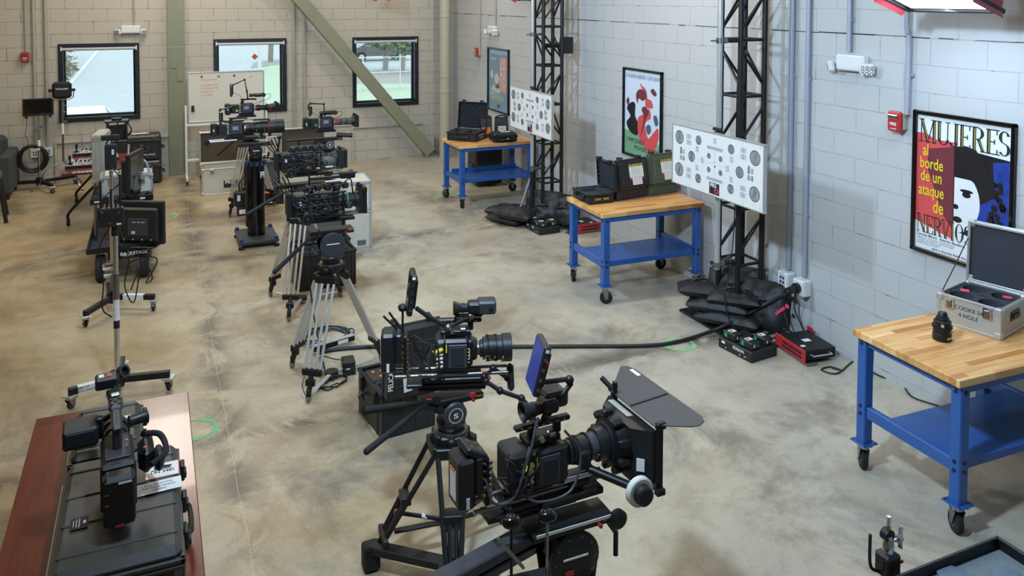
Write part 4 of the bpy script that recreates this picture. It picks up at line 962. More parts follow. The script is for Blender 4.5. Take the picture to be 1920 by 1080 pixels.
cable('black cable trailing from the red power supply along the floor under the near bench', [fl(1560,690,.008),fl(1580,695,.008),(-.24,-9.92,.008),fl(1540,693,.008),fl(1570,700,.008),fl(1605,676,.008),fl(1640,700,.008),fl(1690,722,.008),fl(1712,745,.008),fl(1770,765,.008),fl(1782,780,.008),fl(1745,782,.008),fl(1740,770,.008),fl(1795,778,.008),fl(1850,790,.008)], .006)
cable('cables lying on the floor behind the far charger', [fl(1055,428,.008),fl(1075,422,.008),fl(1068,432,.008),fl(1085,428,.008),fl(1060,436,.008)], .006)
tag(MB('pink_tape').box((-.19,-9.36,.30),(.012,.04,.03),.003).bar((-.19,-9.33,.28),(-.23,-9.26,.2),.006,.025).put('tape_flag'), 'pink tape flag tied on the hanging cables below the plug box', 'tape')
def ring(lab, px, py, r):
    p = G(px,py); m = MB('paint_green'); n = 40
    for i in range(n):
        a, b = 2*PI*i/n, 2*PI*(i+1)/n
        w = .018+.008*math.sin(5*a+px); f = lambda u, q: V((r+q)*math.cos(u),(r+q)*math.sin(u),0)
        m.add([f(a,-w),f(b,-w),f(b,w),f(a,w)],[(0,1,2,3)])
    tag(m.put('painted_ring', smooth=False), lab, 'floor marking', 'green painted rings', (p.x,p.y,.0015))
ring('green painted ring on the floor under the thick cable near the truss', 1275, 646, .12)
ring('green painted ring on the floor beside the cherry table', 368, 805, .13)
ring('faint green painted ring on the floor left of the pedestal', 312, 406, .13)
ring('green painted ring on the floor at the caster of the far workbench', 838, 362, .13)
# ------------------------------------------------------------------ left side
def base_on_casters(t, arms, z, tube='black_metal', tapes=()):
    for i, (dx, dy) in enumerate(arms):
        d = V(dx,dy,0); L = d.length; m = MB(tube).bar(d*.08, d, .045, .05, .004)
        for (k, a, b) in tapes:
            if k == i: m.use('paper').bar(d*a, d*b, .047, .052, .002)
        m.M = S3((0,0,0)); o = m.put('leg', t); o.location = (0,0,z)
        caster(t, dx*.97, dy*.97, z-.02, .034, random.uniform(-2,2), w=.022)
    m = MB('black_metal').lathe((0,0,z-.05),(0,0,1),[(0,.05),(.11,.055),(.12,.03)],10); m.use('chrome')
    for a in range(3): m.cyl((.05*math.cos(a*2.1),.05*math.sin(a*2.1),z+.02),(.065*math.cos(a*2.1),.065*math.sin(a*2.1),z+.02),.008,n=6)
    m.put('hub', t)
def pole(t, segs, mat='chrome'):
    for k, (z0,z1,r,mt) in enumerate(segs): MB(mt or mat).cyl((0,0,z0),(0,0,z1),r,n=14).put('pole_section', t)
# monitor on rolling stand
t = thing('monitor_stand', 'rolling chrome stand holding a small monitor, at the far left', 'stand', (-6.86,-.38,0))
base_on_casters(t, [(-.42,.03),(.20,-.36),(.48,.22)], .13)
pole(t, [(.1,.62,.02,None),(.62,.78,.021,'paper'),(.78,1.0,.024,None),(1.0,1.16,.013,None)])
MB('steel').box((.03,0,.98),(.05,.02,.03),.004).box((-.03,0,.93),(.04,.03,.02),.004).put('clamp', t)
t = thing('field_monitor', 'small black monitor on the rolling stand at the far left', 'monitor', (-6.86,-.38,1.14), .1)
MB('black_plastic').box((0,0,.15),(.42,.05,.27),.01).put('housing', t); MB('screen_off').box((0,-.027,.16),(.37,.004,.21)).put('screen', t, smooth=False)
MB('black_plastic').box((-.16,-.01,0),(.04,.09,.03),.006).box((.16,-.01,0),(.04,.09,.03),.006).put('foot', t)
m = MB('cable')
for k in range(14):
    a0 = k*.3; r = .155+.011*(k%5); m.tube([(-.09+.01*math.sin(k*2)+r*math.cos(a0+i*PI/6)*1.02, -.16-.012*(k%4), .50+.014*math.sin(k*1.3)+r*1.1*math.sin(a0+i*PI/6)) for i in range(13)], .009, 6, 3)
tag(m.put('cable_coil'), 'thick coil of black cable hanging on the monitor stand at the far left', 'cable', loc=(-6.86,-.20,0))
cable('thin cable hanging from the small monitor at the far left', [(-7.02,-.30,1.2),(-7.03,-.30,1.0),(-7.05,-.28,.85),(-7.02,-.28,.75),(-7.03,-.28,.62)], .004)
# light panel on stand
t = thing('led_light', 'black square LED light head on a tall stand before the left window', 'light', (-6.53,-.4,0))
pole(t, [(.42,.85,.016,'steel'),(.85,1.02,.017,'paper'),(1.02,1.35,.018,'steel'),(1.35,1.42,.012,'steel')])
for d in ((-.42,-.12),(.22,.3),(.28,-.3)):
    m = MB('steel').tube([(0,0,.42),(d[0]*.55,d[1]*.55,.32),(d[0]*.75,d[1]*.75,.12),(d[0],d[1],.02)],.011,8,3); m.use('red').cyl((d[0],d[1],.0),(d[0],d[1],.03),.014); m.put('leg', t)
m = MB('steel').tube([(-.16,0,1.55),(-.155,0,1.43),(-.10,0,1.39),(.10,0,1.39),(.155,0,1.43),(.16,0,1.55)],.008,8,0); m.put('yoke', t)
m = MB('black_plastic').box((0,0,1.54),(.27,.09,.26),.035); m.use('white').text('TURADIEN',(0,-.0455,1.55),X3,Z3,.026,align='CENTER',bold=.02); m.put('head', t)
for s in (-1,1): MB('black_metal').cyl((s*.135,0,1.54),(s*.185,0,1.54),.022).put('knob', t)
for z in (1.05,1.2,1.3): MB('chrome').box((.035,0,z),(.05,.015,.02),.004).put('clamp_knob', t)
# sofa and chair
t = thing('sofa', 'charcoal fabric sofa arm and back cropped by the left frame edge', 'sofa', (-7.55,-.55,0))
MB('sofa_fabric').box((.31,0,.37),(.16,.85,.58),.03).put('arm', t); MB('sofa_fabric').box((-.3,.33,.55),(1.1,.2,.62),.06).put('back', t)
MB('sofa_fabric').box((-.28,-.03,.38),(1.02,.7,.18),.05).put('seat_cushion', t); MB('sofa_fabric').box((0,0,.2),(.7,.8,.22),.02).put('frame', t)
MB('sofa_fabric').box((-.05,.2,.66),(.5,.18,.42),.07).put('back_cushion', t)
for s in (-1,1): MB('dark_wood').box((.33,s*.36,.045),(.05,.05,.09),.004).put('foot', t)
t = thing('armchair', 'dark armchair with a slanted wooden leg at the left frame edge', 'chair', (-7.33,-2.15,0), .12)
MB('sofa_fabric').box((-.02,.02,.60),(.5,.5,.12),.05).put('seat', t); MB('sofa_fabric').box((-.06,.24,.74),(.5,.08,.4),.04).put('backrest', t)
for sx, sy in ((1,-1),(1,1),(-1,-1),(-1,1)): MB('dark_wood').bar((sx*.20,sy*.19,.55),(sx*.27,sy*.23,.0),.035,.045,.006).put('leg', t)
MB('dark_wood').bar((.21,-.2,.34),(.21,.2,.34),.03,.03,.004).put('rail', t)
# folding tables
def fold_table(label, x0, x1, y0, y1, legs=True):
    t = thing('folding_table', label, 'table', ((x0+x1)/2,(y0+y1)/2,0), 0, 'cherry folding tables'); w, l = x1-x0, y1-y0
    MB('cherry').box((0,0,.735),(w,l,.028),.004).put('tabletop', t)
    for s in (-1,1):
        y = s*(l/2-.35); m = MB('black_metal')
        m.tube([(0,y,.71),(0,y,.45)],.022,8,0)
        for q in (-1,1): m.tube([(0,y,.52),(q*w*.18,y,.38),(q*w*.44,y,.16),(q*w*.45,y,.08)],.018,8,4)
        o = m.put('leg', t)
        for q in (-1,1): MB('rubber').lathe((q*w*.45-.02,y-.01,.04),(1,0,0),[(0,.03),(.004,.04),(.036,.04),(.04,.03)],16).put('caster', o)
    MB('black_metal').cyl((0,-l/2+.35,.68),(0,l/2-.35,.68),.02).put('beam', t)
fold_table('far cherry table with control panels on it, near the left window', -6.31, -5.56, -3.15, -1.15)
fold_table('near cherry table under the cases in the lower left corner', -5.83, -5.08, -11.75, -9.9)
TZ = .749
def panel(label, loc, rz, sc=1):
    t = thing('control_panel', label, 'control panel', loc, rz, 'camera control panels on the far table')
    m = MB('black_plastic').prism([(-.09,0),(.09,0),(.09,.07),(-.09,.035)], -.17, .17, lambda a,b,c: V(c,a,b)); m.put('body', t)
    M = S3((0,0,.053)) @ Matrix.Rotation(.19,4,'X'); m = MB('mid_grey', M).box((0,0,0),(.33,.17,.004)); m.use('white'); rd = random.Random(int(label.__len__()))
    for i in range(9):
        for j in range(4):
            if rd.random() < .75: m.box((-.14+i*.035,-.06+j*.036,.004),(.02,.014,.008),.002)
    m.use('black_plastic')
    for i in range(4): m.cyl((-.05+.05*i,.05,0),(-.05+.05*i,.05,.025),.011)
    m.put('button_field', t)
    MB('black_plastic').cyl((-.12,-.02,.05),(-.12,-.02,.07),.03).cyl((-.12,-.02,.07),(-.12,-.02,.125),.012).box((-.12,-.02,.14),(.035,.035,.06),.01).put('joystick', t)
p = G(153,291,TZ); panel('control panel with joystick farther back at the left edge of the far table', (p.x+.06,p.y,TZ), 0)
p = G(143,314,TZ); panel('control panel with joystick nearest the front edge of the far table', (p.x+.05,p.y,TZ), 0)
p = G(195,275,TZ); panel('control panel beside the black tower on the far table', (p.x,p.y,TZ), .1)
p = G(197,300,TZ); panel('control panel behind the standing silver case on the far table', (p.x,p.y,TZ), .1)
t = thing('camera_tower', 'tall black camera housing standing on the far table', 'camera housing', (-5.72,-1.75,TZ), .1)
MB('black_plastic').box((0,0,.09),(.26,.22,.18),.01).put('lower_body', t); MB('black_plastic').box((-.12,0,.3),(.03,.2,.28),.006).box((.12,0,.3),(.03,.2,.28),.006).box((0,.08,.28),(.24,.03,.2),.005).put('yoke', t)
MB('black_metal').box((0,0,.45),(.32,.2,.025),.005).lathe((0,0,.46),(0,0,1),[(0,.07),(.03,.07),(.035,.05)]).put('top_plate', t); MB('black_metal').tube([(.12,.0,.2),(.19,-.03,.3),(.14,.0,.42)],.01,6,3).put('arm', t)
# wheeled case stack by the back wall
t, lid, H = hard_case('lower black wheeled case of the stack left of the column', (-5.38,-.42,0), 0, .52, .42, .30, .07, None, ribs=3, side_handle=True, group='stacked wheeled cases')
t, lid, H = hard_case('upper black wheeled case of the stack left of the column, with lid label', (-5.41,-.40,.371), 0, .58, .42, .33, .08, None, ribs=3, side_handle=True, group='stacked wheeled cases')
MB('paper').box((-.04,0,.418),(.22,.12,.002)).use('yellow').box((.09,0,.418),(.04,.12,.0025)).put('lid_label', t, smooth=False)
m = MB('white', face(t,'f',(.05,.09,.014),.58,.42)); m.text('UNIT  RM-IP500',(0,0,0),X3,Y3,.03,align='CENTER'); m.put('stencil', t, smooth=False)
MB('red').box((0,-.215,.25),(.035,.012,.02),.004).put('badge', t)
# whiteboard
t = thing('whiteboard', 'white dry-erase board on a rolling frame, with faint red notes', 'whiteboard', (-4.13,-.75,0))
W, H_ = 1.17, .80; z0 = .975
MB('off_white').box((0,0,z0+H_/2),(W-.02,.015,H_-.02)).put('board', t, smooth=False)
m = MB('alu')
for c, d in (((0,0,z0),(W,.03,.02)),((0,0,z0+H_),(W,.03,.02)),((-W/2,0,z0+H_/2),(.02,.03,H_)),((W/2,0,z0+H_/2),(.02,.03,H_))): m.box(c, d, .003)
m.put('board_frame', t)
for s in (-1,1):
    m = MB('white').box((s*(W/2+.04),.0,.66),(.03,.04,1.18),.003); m.box((s*(W/2+.04),0,.09),(.035,.5,.05),.004); m.put('post', t)
    for q in (-1,1): MB('rubber').lathe((s*(W/2+.04)-.012,q*.22,.03),(1,0,0),[(0,.025),(.024,.025)],14).use('steel').cyl((s*(W/2+.04),q*.22,.03),(s*(W/2+.04),q*.22,.07),.008).put('caster', t)
MB('white').box((0,0,.93),(W+.1,.035,.035),.003).put('upper_rail', t); MB('white').box((0,0,.36),(W+.1,.03,.03),.003).put('lower_rail', t)
m = MB('red_ink')
for i, s in enumerate(('1  TRUST TALE','2. 15" SONY HAL','3. 17" BOOM TSL','4. LIGHT-KIT','5. 32 CAMS')): m.text(s,(-.40,-.0085,z0+.66-i*(.055 if i else 0)-(.03 if i else 0)),(1,0,.03),Z3,.03,wscale=.9)
m.put('handwriting', t, smooth=False)
for x, z, c, n in ((-.38,.745,'red','red'),(-.12,.745,'green','green'),(.12,.745,'blue_knob','blue'),(.38,.735,'yellow','yellow')):
    tag(MB(c).lathe((0,0,0),(0,-1,0),[(0,.018),(.008,.018),(.012,.012)],14).put('magnet'), 'round %s magnet near the top of the whiteboard' % n, 'magnet', 'whiteboard magnets', (-4.13+x,-.758,z0+z-.01))
tag(MB('ink').box((0,-.015,0),(.045,.028,.10),.005).put('board_eraser'), 'black eraser stuck at the left edge of the whiteboard', 'eraser', loc=(-4.65,-.758,z0+.22))
# silver cases with lids
def lidded_panel(label, loc, rz, L, W, Hb, Hl, txt=None, mark=None):
    t, lid, H = flight_case(label, loc, rz, L, W, Hb, Hl, 1.62, body='box_white', inner='lining_brown', latches=2)
    if txt:
        m = MB('ink', face(t,'f',(-.0,.15,.002),L,W)).box((0.06,0,0),(.22,.11,.003)); m.use('white').text(txt,(-.03,.005,.002),X3,Y3,.05,bold=.03,maxw=.16); m.use('magenta').disc((.12,-.03,.0022),(0,0,1),.02,12); m.put('maker_plate', t, smooth=False)
    if mark: MB('ink', H).cyl((.07,.09,Hl*.3),(.07,.09,Hl*.36),.05).use('white').box((.07,.09,Hl*.3-.001),(.02,.03,.002)).put('round_mark', lid)
    return t
lidded_panel('white-sided flight case with raised brown-lined lid, in front of the whiteboard', (-4.22,-1.56,0), 0, .72, .48, .40, .11, 'PRG')
lidded_panel('second flight case with raised brown-lined lid, behind the tripods', (-3.02,-1.7,0), 0, .70, .48, .40, .11, None, 1)
t, lid, H = hard_case('open black case with light egg-crate lid foam behind the pedestal', (-3.79,-2.55,0), 0, .56, .40, .17, .07, 1.7, holes=(2,1), fmat='foam_light')
MB('pink_tape').box((.08,-.02,.13),(.14,.08,.05),.01).put('pink_bag', t)
# big open case behind tripods and standing silver case
t, lid, H = hard_case('large open black case with divided trays behind the middle tripods', (-3.63,-6.26,0), .03, .62, .44, .37, .10, 1.75, foam='dark', holes=(3,2), fmat='lid_grey')
t, lid, H = hard_case('black case with raised grey-lined lid between the tripods and the white crate', (-3.50,-5.45,0), .05, .60, .42, .25, .09, 1.7, foam='dark', holes=(2,2), fmat='lid_grey')
t, lid, H = hard_case('open black case of battery gear in the gap behind the rear cameras', (-3.05,-4.66,0), 0, .42, .26, .50, .06, 1.8, foam='dark', holes=(4,2), name='hard_case')
t = thing('upright_flight_case', 'white upright flight case with yellow tape strip, right of the tripods', 'flight case', (-3.05,-5.05,0), -.05)
MB('box_white').box((0,0,.40),(.38,.46,.80),.004).put('body', t)
m = MB('alu')
for sx in (-1,1):
    for sy in (-1,1): m.box((sx*.187,sy*.227,.40),(.03,.03,.81),.003)
for z in (.012,.47,.79):
    for s in (-1,1): m.box((0,s*.232,z),(.39,.02,.035),.003); m.box((s*.192,0,z),(.02,.46,.035),.003)
m.put('edging', t)
MB('paper').box((.07,-.234,.60),(.17,.002,.16)).use('yellow').box((.07,-.236,.70),(.17,.002,.05)).use('ink').box((.02,-.2375,.70),(.03,.001,.04)).box((.10,-.2375,.70),(.03,.001,.04)).put('label_sheet', t, smooth=False)
MB('steel').box((.08,-.236,.07),(.10,.006,.06),.002).put('recessed_latch', t)
# ------------------------------------------------------------------ cart
t = thing('equipment_cart', 'black two-shelf rolling equipment cart at the left', 'cart', (-5.555,-4.6,0), 0)
m = MB('black_metal'); ys = (-.62,1.0)
def tray_(m, w, y0, y1, z, mat='carpet_dark'):
    m.use('black_metal'); 
    for s in (-1,1): m.box((s*w/2,(y0+y1)/2,z+.02),(.015,y1-y0,.06),.003)
    for y in (y0,y1): m.box((0,y,z+.02),(w+.015,.015,.06),.003)
    m.use(mat).box((0,(y0+y1)/2,z),(w,y1-y0,.012))
m = MB(); tray_(m, .60, -.60, 1.0, .80); m.put('upper_shelf', t)
m = MB(); tray_(m, .66, -.80, 1.0, .33); m.use('white').text('BACKSTAGE',(-.02,-.812,.275),X3,Z3,.034,bold=.03,maxw=.32); m.put('lower_shelf', t)
MB('black_metal').box((.05,-.74,.27),(.38,.05,.09),.003).put('front_panel', t)
for sx in (-1,1):
    for y in (-.35,.95): MB('steel').cyl((sx*.27,y,.1),(sx*.27,y,.82),.016).put('upright', t)
for sx in (-1,1):
    for y in (-.71,.85):
        MB('tyre').lathe((sx*.21-.05,y,.14),(1,0,0),[(0,.09),(.004,.125),(.02,.14),(.08,.14),(.096,.125),(.10,.09)],26).use('alu').lathe((sx*.21-.054,y,.14),(1,0,0),[(0,.07),(.108,.07)],14).put('wheel', t)
MB('ink').box((.05,-.767,.255),(.12,.004,.06)).use('white').text('PRG',(.01,-.770,.25),X3,Z3,.022,bold=.03).use('red').disc((.09,-.770,.25),(0,-1,0),.012,12).put('maker_plate', t, smooth=False)
for x in (-.24,.2): MB('white').box((x,-.611,.82),(.05,.003,.02)).put('tape_label', t, smooth=False)
t = thing('aluminium_case', 'tall dull silver case standing on end on the cart', 'case', (-5.80,-4.15,.807), -.12)
MB('alu_dull').box((0,0,.30),(.13,.44,.60),.012).put('body', t); MB('alu').box((-.02,0,.30),(.012,.455,.612),.004).box((.03,0,.30),(.012,.455,.612),.004).put('edge_band', t)
for z in (.05,.55):
    for s in (-1,1): MB('alu').box((0,s*.2,z),(.14,.05,.07),.012).put('corner', t)
t, lid, H = flight_case('silver instrument case without its lid on the upper cart shelf', (-5.52,-4.76,.807), .03, .52, .34, .20, .006, None, body='box_white', latches=2)
m = MB('ink', face(t,'f',(.02,.085,.002),.52,.34)); m.text('STORM  BO-3 KIT',(0,0,0),X3,Y3,.03,align='CENTER'); m.put('stencil', t, smooth=False)
m = MB('mid_grey').box((0,0,.211),(.48,.30,.01)); m.use('white_plastic')
for i in range(6):
    for j in range(4): m.box((-.19+i*.075,-.11+j*.07,.222),(.05,.04,.014),.003)
m.use('ink')
for i in range(4): m.box((-.15+i*.1,.02,.224),(.06,.02,.012),.003)
m.put('instrument_panel', t)
def monitor(label, loc, rz, w, h, foot=True, back=True):
    t = thing('video_monitor', label, 'monitor', loc, rz, 'monitors on the cart')
    MB('black_plastic').box((0,0,h/2+.03),(w,.045,h),.008).put('bezel', t); MB('screen_off').box((0,-.024,h/2+.03),(w-.05,.003,h-.07)).put('screen', t, smooth=False)
    m = MB('black_plastic').box((0,.05,h/2+.02),(w-.08,.07,h-.10),.02); m.use('dark_grey').box((.0,.088,h/2-.0),(w*.45,.006,h*.4),.002); m.use('off_white')
    for i in range(3): m.box((-.06+.05*i,.092,h/2+.05),(.035,.002,.008))
    m.box((.05,.092,h/2-.06),(.04,.002,.03)); m.use('chrome')
    for i in range(4): m.cyl((-w*.3+i*w*.2,.085,.1),(-w*.3+i*w*.2,.10,.1),.01,n=8)
    m.put('rear_housing', t)
    if foot: MB('black_plastic').box((0,.0,.012),(w*.7,.2,.018),.005).box((0,.02,.05),(.08,.04,.09),.005).put('stand_foot', t)
monitor('large monitor seen from behind on the lower cart shelf', (-5.36,-5.36,.338), PI-.5, .50, .46)
monitor('monitor turned edge-on at the right of the upper cart shelf', (-5.43,-5.03,.812), 1.25, .44, .46)
m = MB('conduit_blue').tube([(-.14,0,.14),(-.12,0,.20),(-.02,0,.22),(.06,0,.2),(.10,0,.12),(.11,0,-.05)],.014,10,5)
tag(m.put('bent_tube_handle'), 'bent grey tube handle rising at the back of the cart', 'handle', loc=(-5.40,-4.52,.90))
# receiver stands
def receiver(t, z, x=0):
    m = MB('black_plastic').box((x,-.04,z),(.17,.06,.14),.008); m.use('brass')
    for a, b in ((-.06,.045),(.05,.035),(-.01,-.04)): m.lathe((x+a,-.07,z+b),(0,-1,0),[(0,.011),(.006,.011)],10)
    m.use('white').box((x+.05,-.071,z-.05),(.03,.002,.012)); m.put('receiver', t)
    for a, h in ((-.07,.20),(-.03,.08),(.0,.14),(.03,.06),(.06,.24)): MB('black_plastic').cyl((x+a,-.03,z+.07),(x+a,-.03,z+.07+h),.008).put('antenna', t)
t = thing('roller_stand', 'near tall rolling stand carrying the video receiver, behind the cherry table', 'stand', (-5.51,-8.13,0))
base_on_casters(t, [(.36,-.06),(-.32,-.08),(.02,.36)], .13, tapes=[(1,.3,.82)])
pole(t, [(.12,.52,.02,None),(.52,.58,.0215,'ink'),(.58,.74,.022,'paper'),(.74,.93,.024,'steel'),(.93,1.24,.02,None),(1.22,1.30,.026,'black_metal')])
m = MB('ink', S3((0,0,.226)) ); 
d = V(-.32,-.08,0)
m = MB('ink'); u = V(.97,.24,0); m.text('NJMP TVF',(-.265,-.0945,.14),u,Z3,.014,bold=.01); m.text('PHOTO SHOOT',(-.275,-.097,.115),u,Z3,.014,bold=.01); m.put('tape_lettering', t, smooth=False)
receiver(t, 1.37, -.02)
for z in (.95,1.0): MB('chrome').box((-.04,0,z),(.07,.02,.03),.006).cyl((-.03,0,z-.02),(-.085,-.03,z-.02),.009).put('clamp_lever', t)
MB('cable').tube([(-.03,-.06,1.30),(-.10,-.05,1.15),(-.08,-.04,.9),(-.09,-.05,.7),(-.03,-.04,.62)],.005,6,5).tube([(.03,-.05,1.28),(.09,-.06,1.05),(.06,-.05,.85),(.12,-.08,.72),(.16,-.03,.95),(.10,-.02,.80)],.005,6,5).put('cable_loop', t)
t = thing('roller_stand', 'farther tall rolling stand, in front of the two-shelf cart', 'stand', (-5.61,-6.25,0))
base_on_casters(t, [(-.22,-.36),(.36,-.16),(-.06,.38)], .13, tapes=[(1,.25,.75)])
pole(t, [(.12,.36,.026,'steel'),(.36,.8,.022,None),(.8,.95,.0225,'paper'),(.95,1.35,.018,None)])
for z in (.34,.44): MB('chrome').box((-.05,0,z),(.08,.02,.04),.006).put('clamp_lever', t)
m = MB('black_plastic').box((0,-.02,1.48),(.10,.07,.24),.01); m.use('white'); m.box((.02,-.056,1.53),(.02,.002,.05)); m.use('black_plastic').box((0,0,1.66),(.16,.05,.05),.01); m.put('receiver', t)
for a in (-.04,.04): MB('black_plastic').cyl((a,0,1.6),(a+.12,0,1.82),.007).put('antenna', t)
MB('cable').tube([(0,-.05,1.4),(.08,-.08,1.25),(-.06,-.07,1.1),(.03,-.06,.98)],.006,6,5).put('cable_loop', t)
# loose cables by the cart
cable('black cables looping down from the big monitor to the cart front', [(-5.28,-5.35,.42),(-5.30,-5.50,.30),(-5.42,-5.52,.12),(-5.50,-5.5,.2),(-5.36,-5.55,.25),(-5.27,-5.55,.05),(-5.33,-5.58,.008),(-5.22,-5.56,.22),(-5.3,-5.55,.28)], .007)
# ------------------------------------------------------------------ tripods and heads
def tripod(label, cen, top, feet, style='alu', spread=None, head='disc', heady=0, handles=(), group=None, hh=.32, hub='spider'):
    """cen: floor centre, top: height of the leg hinges, feet: world xy of each foot"""
    t = thing('camera_tripod', label, 'tripod', (cen[0],cen[1],0), 0, group); tube = {'alu':'tube_beige','chrome':'leg_alu','black':'black_plastic'}[style]
    for fx, fy in feet:
        f = V(fx-cen[0], fy-cen[1], .05); d = V(f.x,f.y,0).normalized(); s = V(-d.y,d.x,0); a = d*.07+V(0,0,top-.02)
        m = MB('black_metal').bar(a-s*.06, a+s*.06, .05, .06, .008)
        k = a.lerp(f,.08); m.bar(k-s*.084, k+s*.084, .04, .06, .006)
        e = a.lerp(f,.82); g = a.lerp(f,.90)
        for q in (-1.0,-.36,.36,1.0) if style != 'black' else (-1.0,1.0):
            m.use(tube).cyl(k+s*(q*.072), e+s*(q*(.062 if style != 'black' else .035)), .0105 if style != 'black' else .014, n=10)
        if style == 'black':
            w = a.lerp(f,.5)
            m.use('black_metal').bar(w-s*.05, w+s*.05, .05, .045, .004)
            for q in (-.4,.4): m.use(tube).cyl(w+s*(q*.05), e+s*(q*.035), .011, n=10)
        m.use('black_metal').bar(e-s*.078, e+s*.078, .03, .05, .005); m.bar(g-s*.035, g+s*.035, .03, .05, .005)
        m.cyl(e, f, .018)
        o = m.put('leg', t)
        m = MB('steel').lathe(f-V(0,0,.05),(0,0,1),[(0,.008),(.015,.02),(.05,.024)],10); m.use('black_metal').box(f+V(0,0,.03),(.03,.03,.04),.004); m.put('foot', o)
        m = MB('black_metal').ball(a+d*.02+V(0,0,0), .03, (1,1,1), 10, 6); m.put('hinge_knob', o)
    if spread is not None:
        m = MB('alu' if style != 'black' else 'black_metal')
        c = V(0,0,spread)
        for fx, fy in feet:
            f = V(fx-cen[0], fy-cen[1], .0); k = spread/top; p = V(f.x*(1-k)*.96,f.y*(1-k)*.96,spread+.005); m.bar(c, p, .035, .014, .003)
        m.use('black_metal').lathe(c-V(0,0,.015),(0,0,1),[(0,.05),(.03,.05)],16); m.put('spreader', t)
    m = MB('black_metal').lathe((0,0,top-.05),(0,0,1),[(0,.07),(.02,.09),(.06,.095),(.065,.07)],24); m.use('steel').lathe((0,0,top+.012),(0,0,1),[(0,.088),(.012,.088)],24,); m.put('bowl', t)
    return t
def fluid_head(t, z, h, r=.07, style='disc', rz=0, plate=(.26,.11), logo=None, col='dark_grey'):
    M = Matrix.Rotation(rz,4,'Z')
    m = MB('black_metal', M).lathe((0,0,z),(0,0,1),[(0,.06),(.02,.075),(.05,.08),(.07,.07),(.09,.05)],24)
    m.box((0,0,z+h*.62),(.12,.12,h*.62),.02); o = m.put('head', t)
    for s in (-1,1):
        m = MB(col, M).lathe((0,s*.06,z+h*.62),(0,s,0),[(0,r),(.012,r),(.018,r*.92),(.02,r*.4)],28)
        m.prism([(-r,z+h*.62),(-r*.8,z+.05),(r*.8,z+.05),(r,z+h*.62)], s*.06, s*.07, lambda a,b,c: V(a,c,b))
        m.use('steel')
        for k in range(10): a = 2*PI*k/10; m.lathe((r*.82*math.cos(a),s*.078,z+h*.62+r*.82*math.sin(a)),(0,s,0),[(0,.004),(.003,.003)],6)
        if s < 0:
            if logo: m.use('paper').box((0,-.0815,z+h*.66),(r*1.0,.002,.008))
            else:
                m.use('white'); n = 24
                for i in range(n):
                    a, b = 2*PI*i/n, 2*PI*(i+1)/n; f = lambda u, q: V(q*math.cos(u),-.0815,z+h*.62+q*math.sin(u)); m.add([f(a,r*.62),f(b,r*.62),f(b,r*.56),f(a,r*.56)],[(0,1,2,3)])
                m.text('S',(0,-.0817,z+h*.62-r*.2),X3,Z3,r*.4,align='CENTER',bold=.03,wscale=1.6)
        m.put('side_disc', o)
    m = MB('black_metal', M).box((0,0,z+h),(plate[0],plate[1],.035),.006); m.use('brass').box((plate[0]*.42,-plate[1]*.4,z+h+.005),(.05,.03,.02),.004); m.use('red').cyl((plate[0]*.3,-plate[1]*.5,z+h-.005),(plate[0]*.3,-plate[1]*.5-.02,z+h-.005),.009); m.put('top_plate', t)
    return o
def pan_handle(t, a, b, c, r=.011, grip=.016):
    a, b, c = map(Vector, (a,b,c))
    m = MB('black_metal').lathe(a, b-a, [(0,.022),(.03,.022),(.032,r)],12); m.tube([a,b,b.lerp(c,.35)],r,8,0); m.use('rubber').cyl(b.lerp(c,.3), c, grip, grip*1.1); m.ball(c, grip*1.1, (1,1,1), 10, 6); m.put('pan_handle', t)
# ------------------------------------------------------------------ cameras
def rings(m, x, z, prof):
    """lens built from (length, radius, material) sections along +x"""
    for L, r, mt in prof:
        m.use(mt).lathe((x,0,z),(1,0,0),[(0,r*.97),(.002,r),(L-.002,r),(L,r*.97)],28)
        if mt == 'gear':
            pass
        x += L
    return x
pm('gear', '101113', .5)
def lens(t, x, z, prof, gears=(), marks=None, glass=True, seed=1):
    m = MB(); x1 = rings(m, x, z, prof)
    for gx, gr in gears:
        m.use('gear')
        for k in range(44): a = 2*PI*k/44; m.box((gx, gr*math.cos(a), z+gr*math.sin(a)), (.012,.0035,.003), rx=a)
    o = m.put('lens', t)
    if marks:
        m = MB(); rd = random.Random(seed)
        for mx, mr, c in marks:
            m.use(c)
            for k in range(14):
                a = -PI/2+(-1.3+.2*k)+rd.uniform(-.03,.03); m.box((mx+rd.choice((-.004,0,.004)), mr*math.cos(a), z+mr*math.sin(a)), (rd.choice((.004,.007)),.003,.003), rx=a)
        m.put('scale_marks', o)
    if glass:
        r = prof[-1][1]; MB('lens_glass').lathe((x1-.004,0,z),(1,0,0),[(0,r*.82),(.005,r*.6),(.007,.01)],24).put('front_element', o)
    return x1
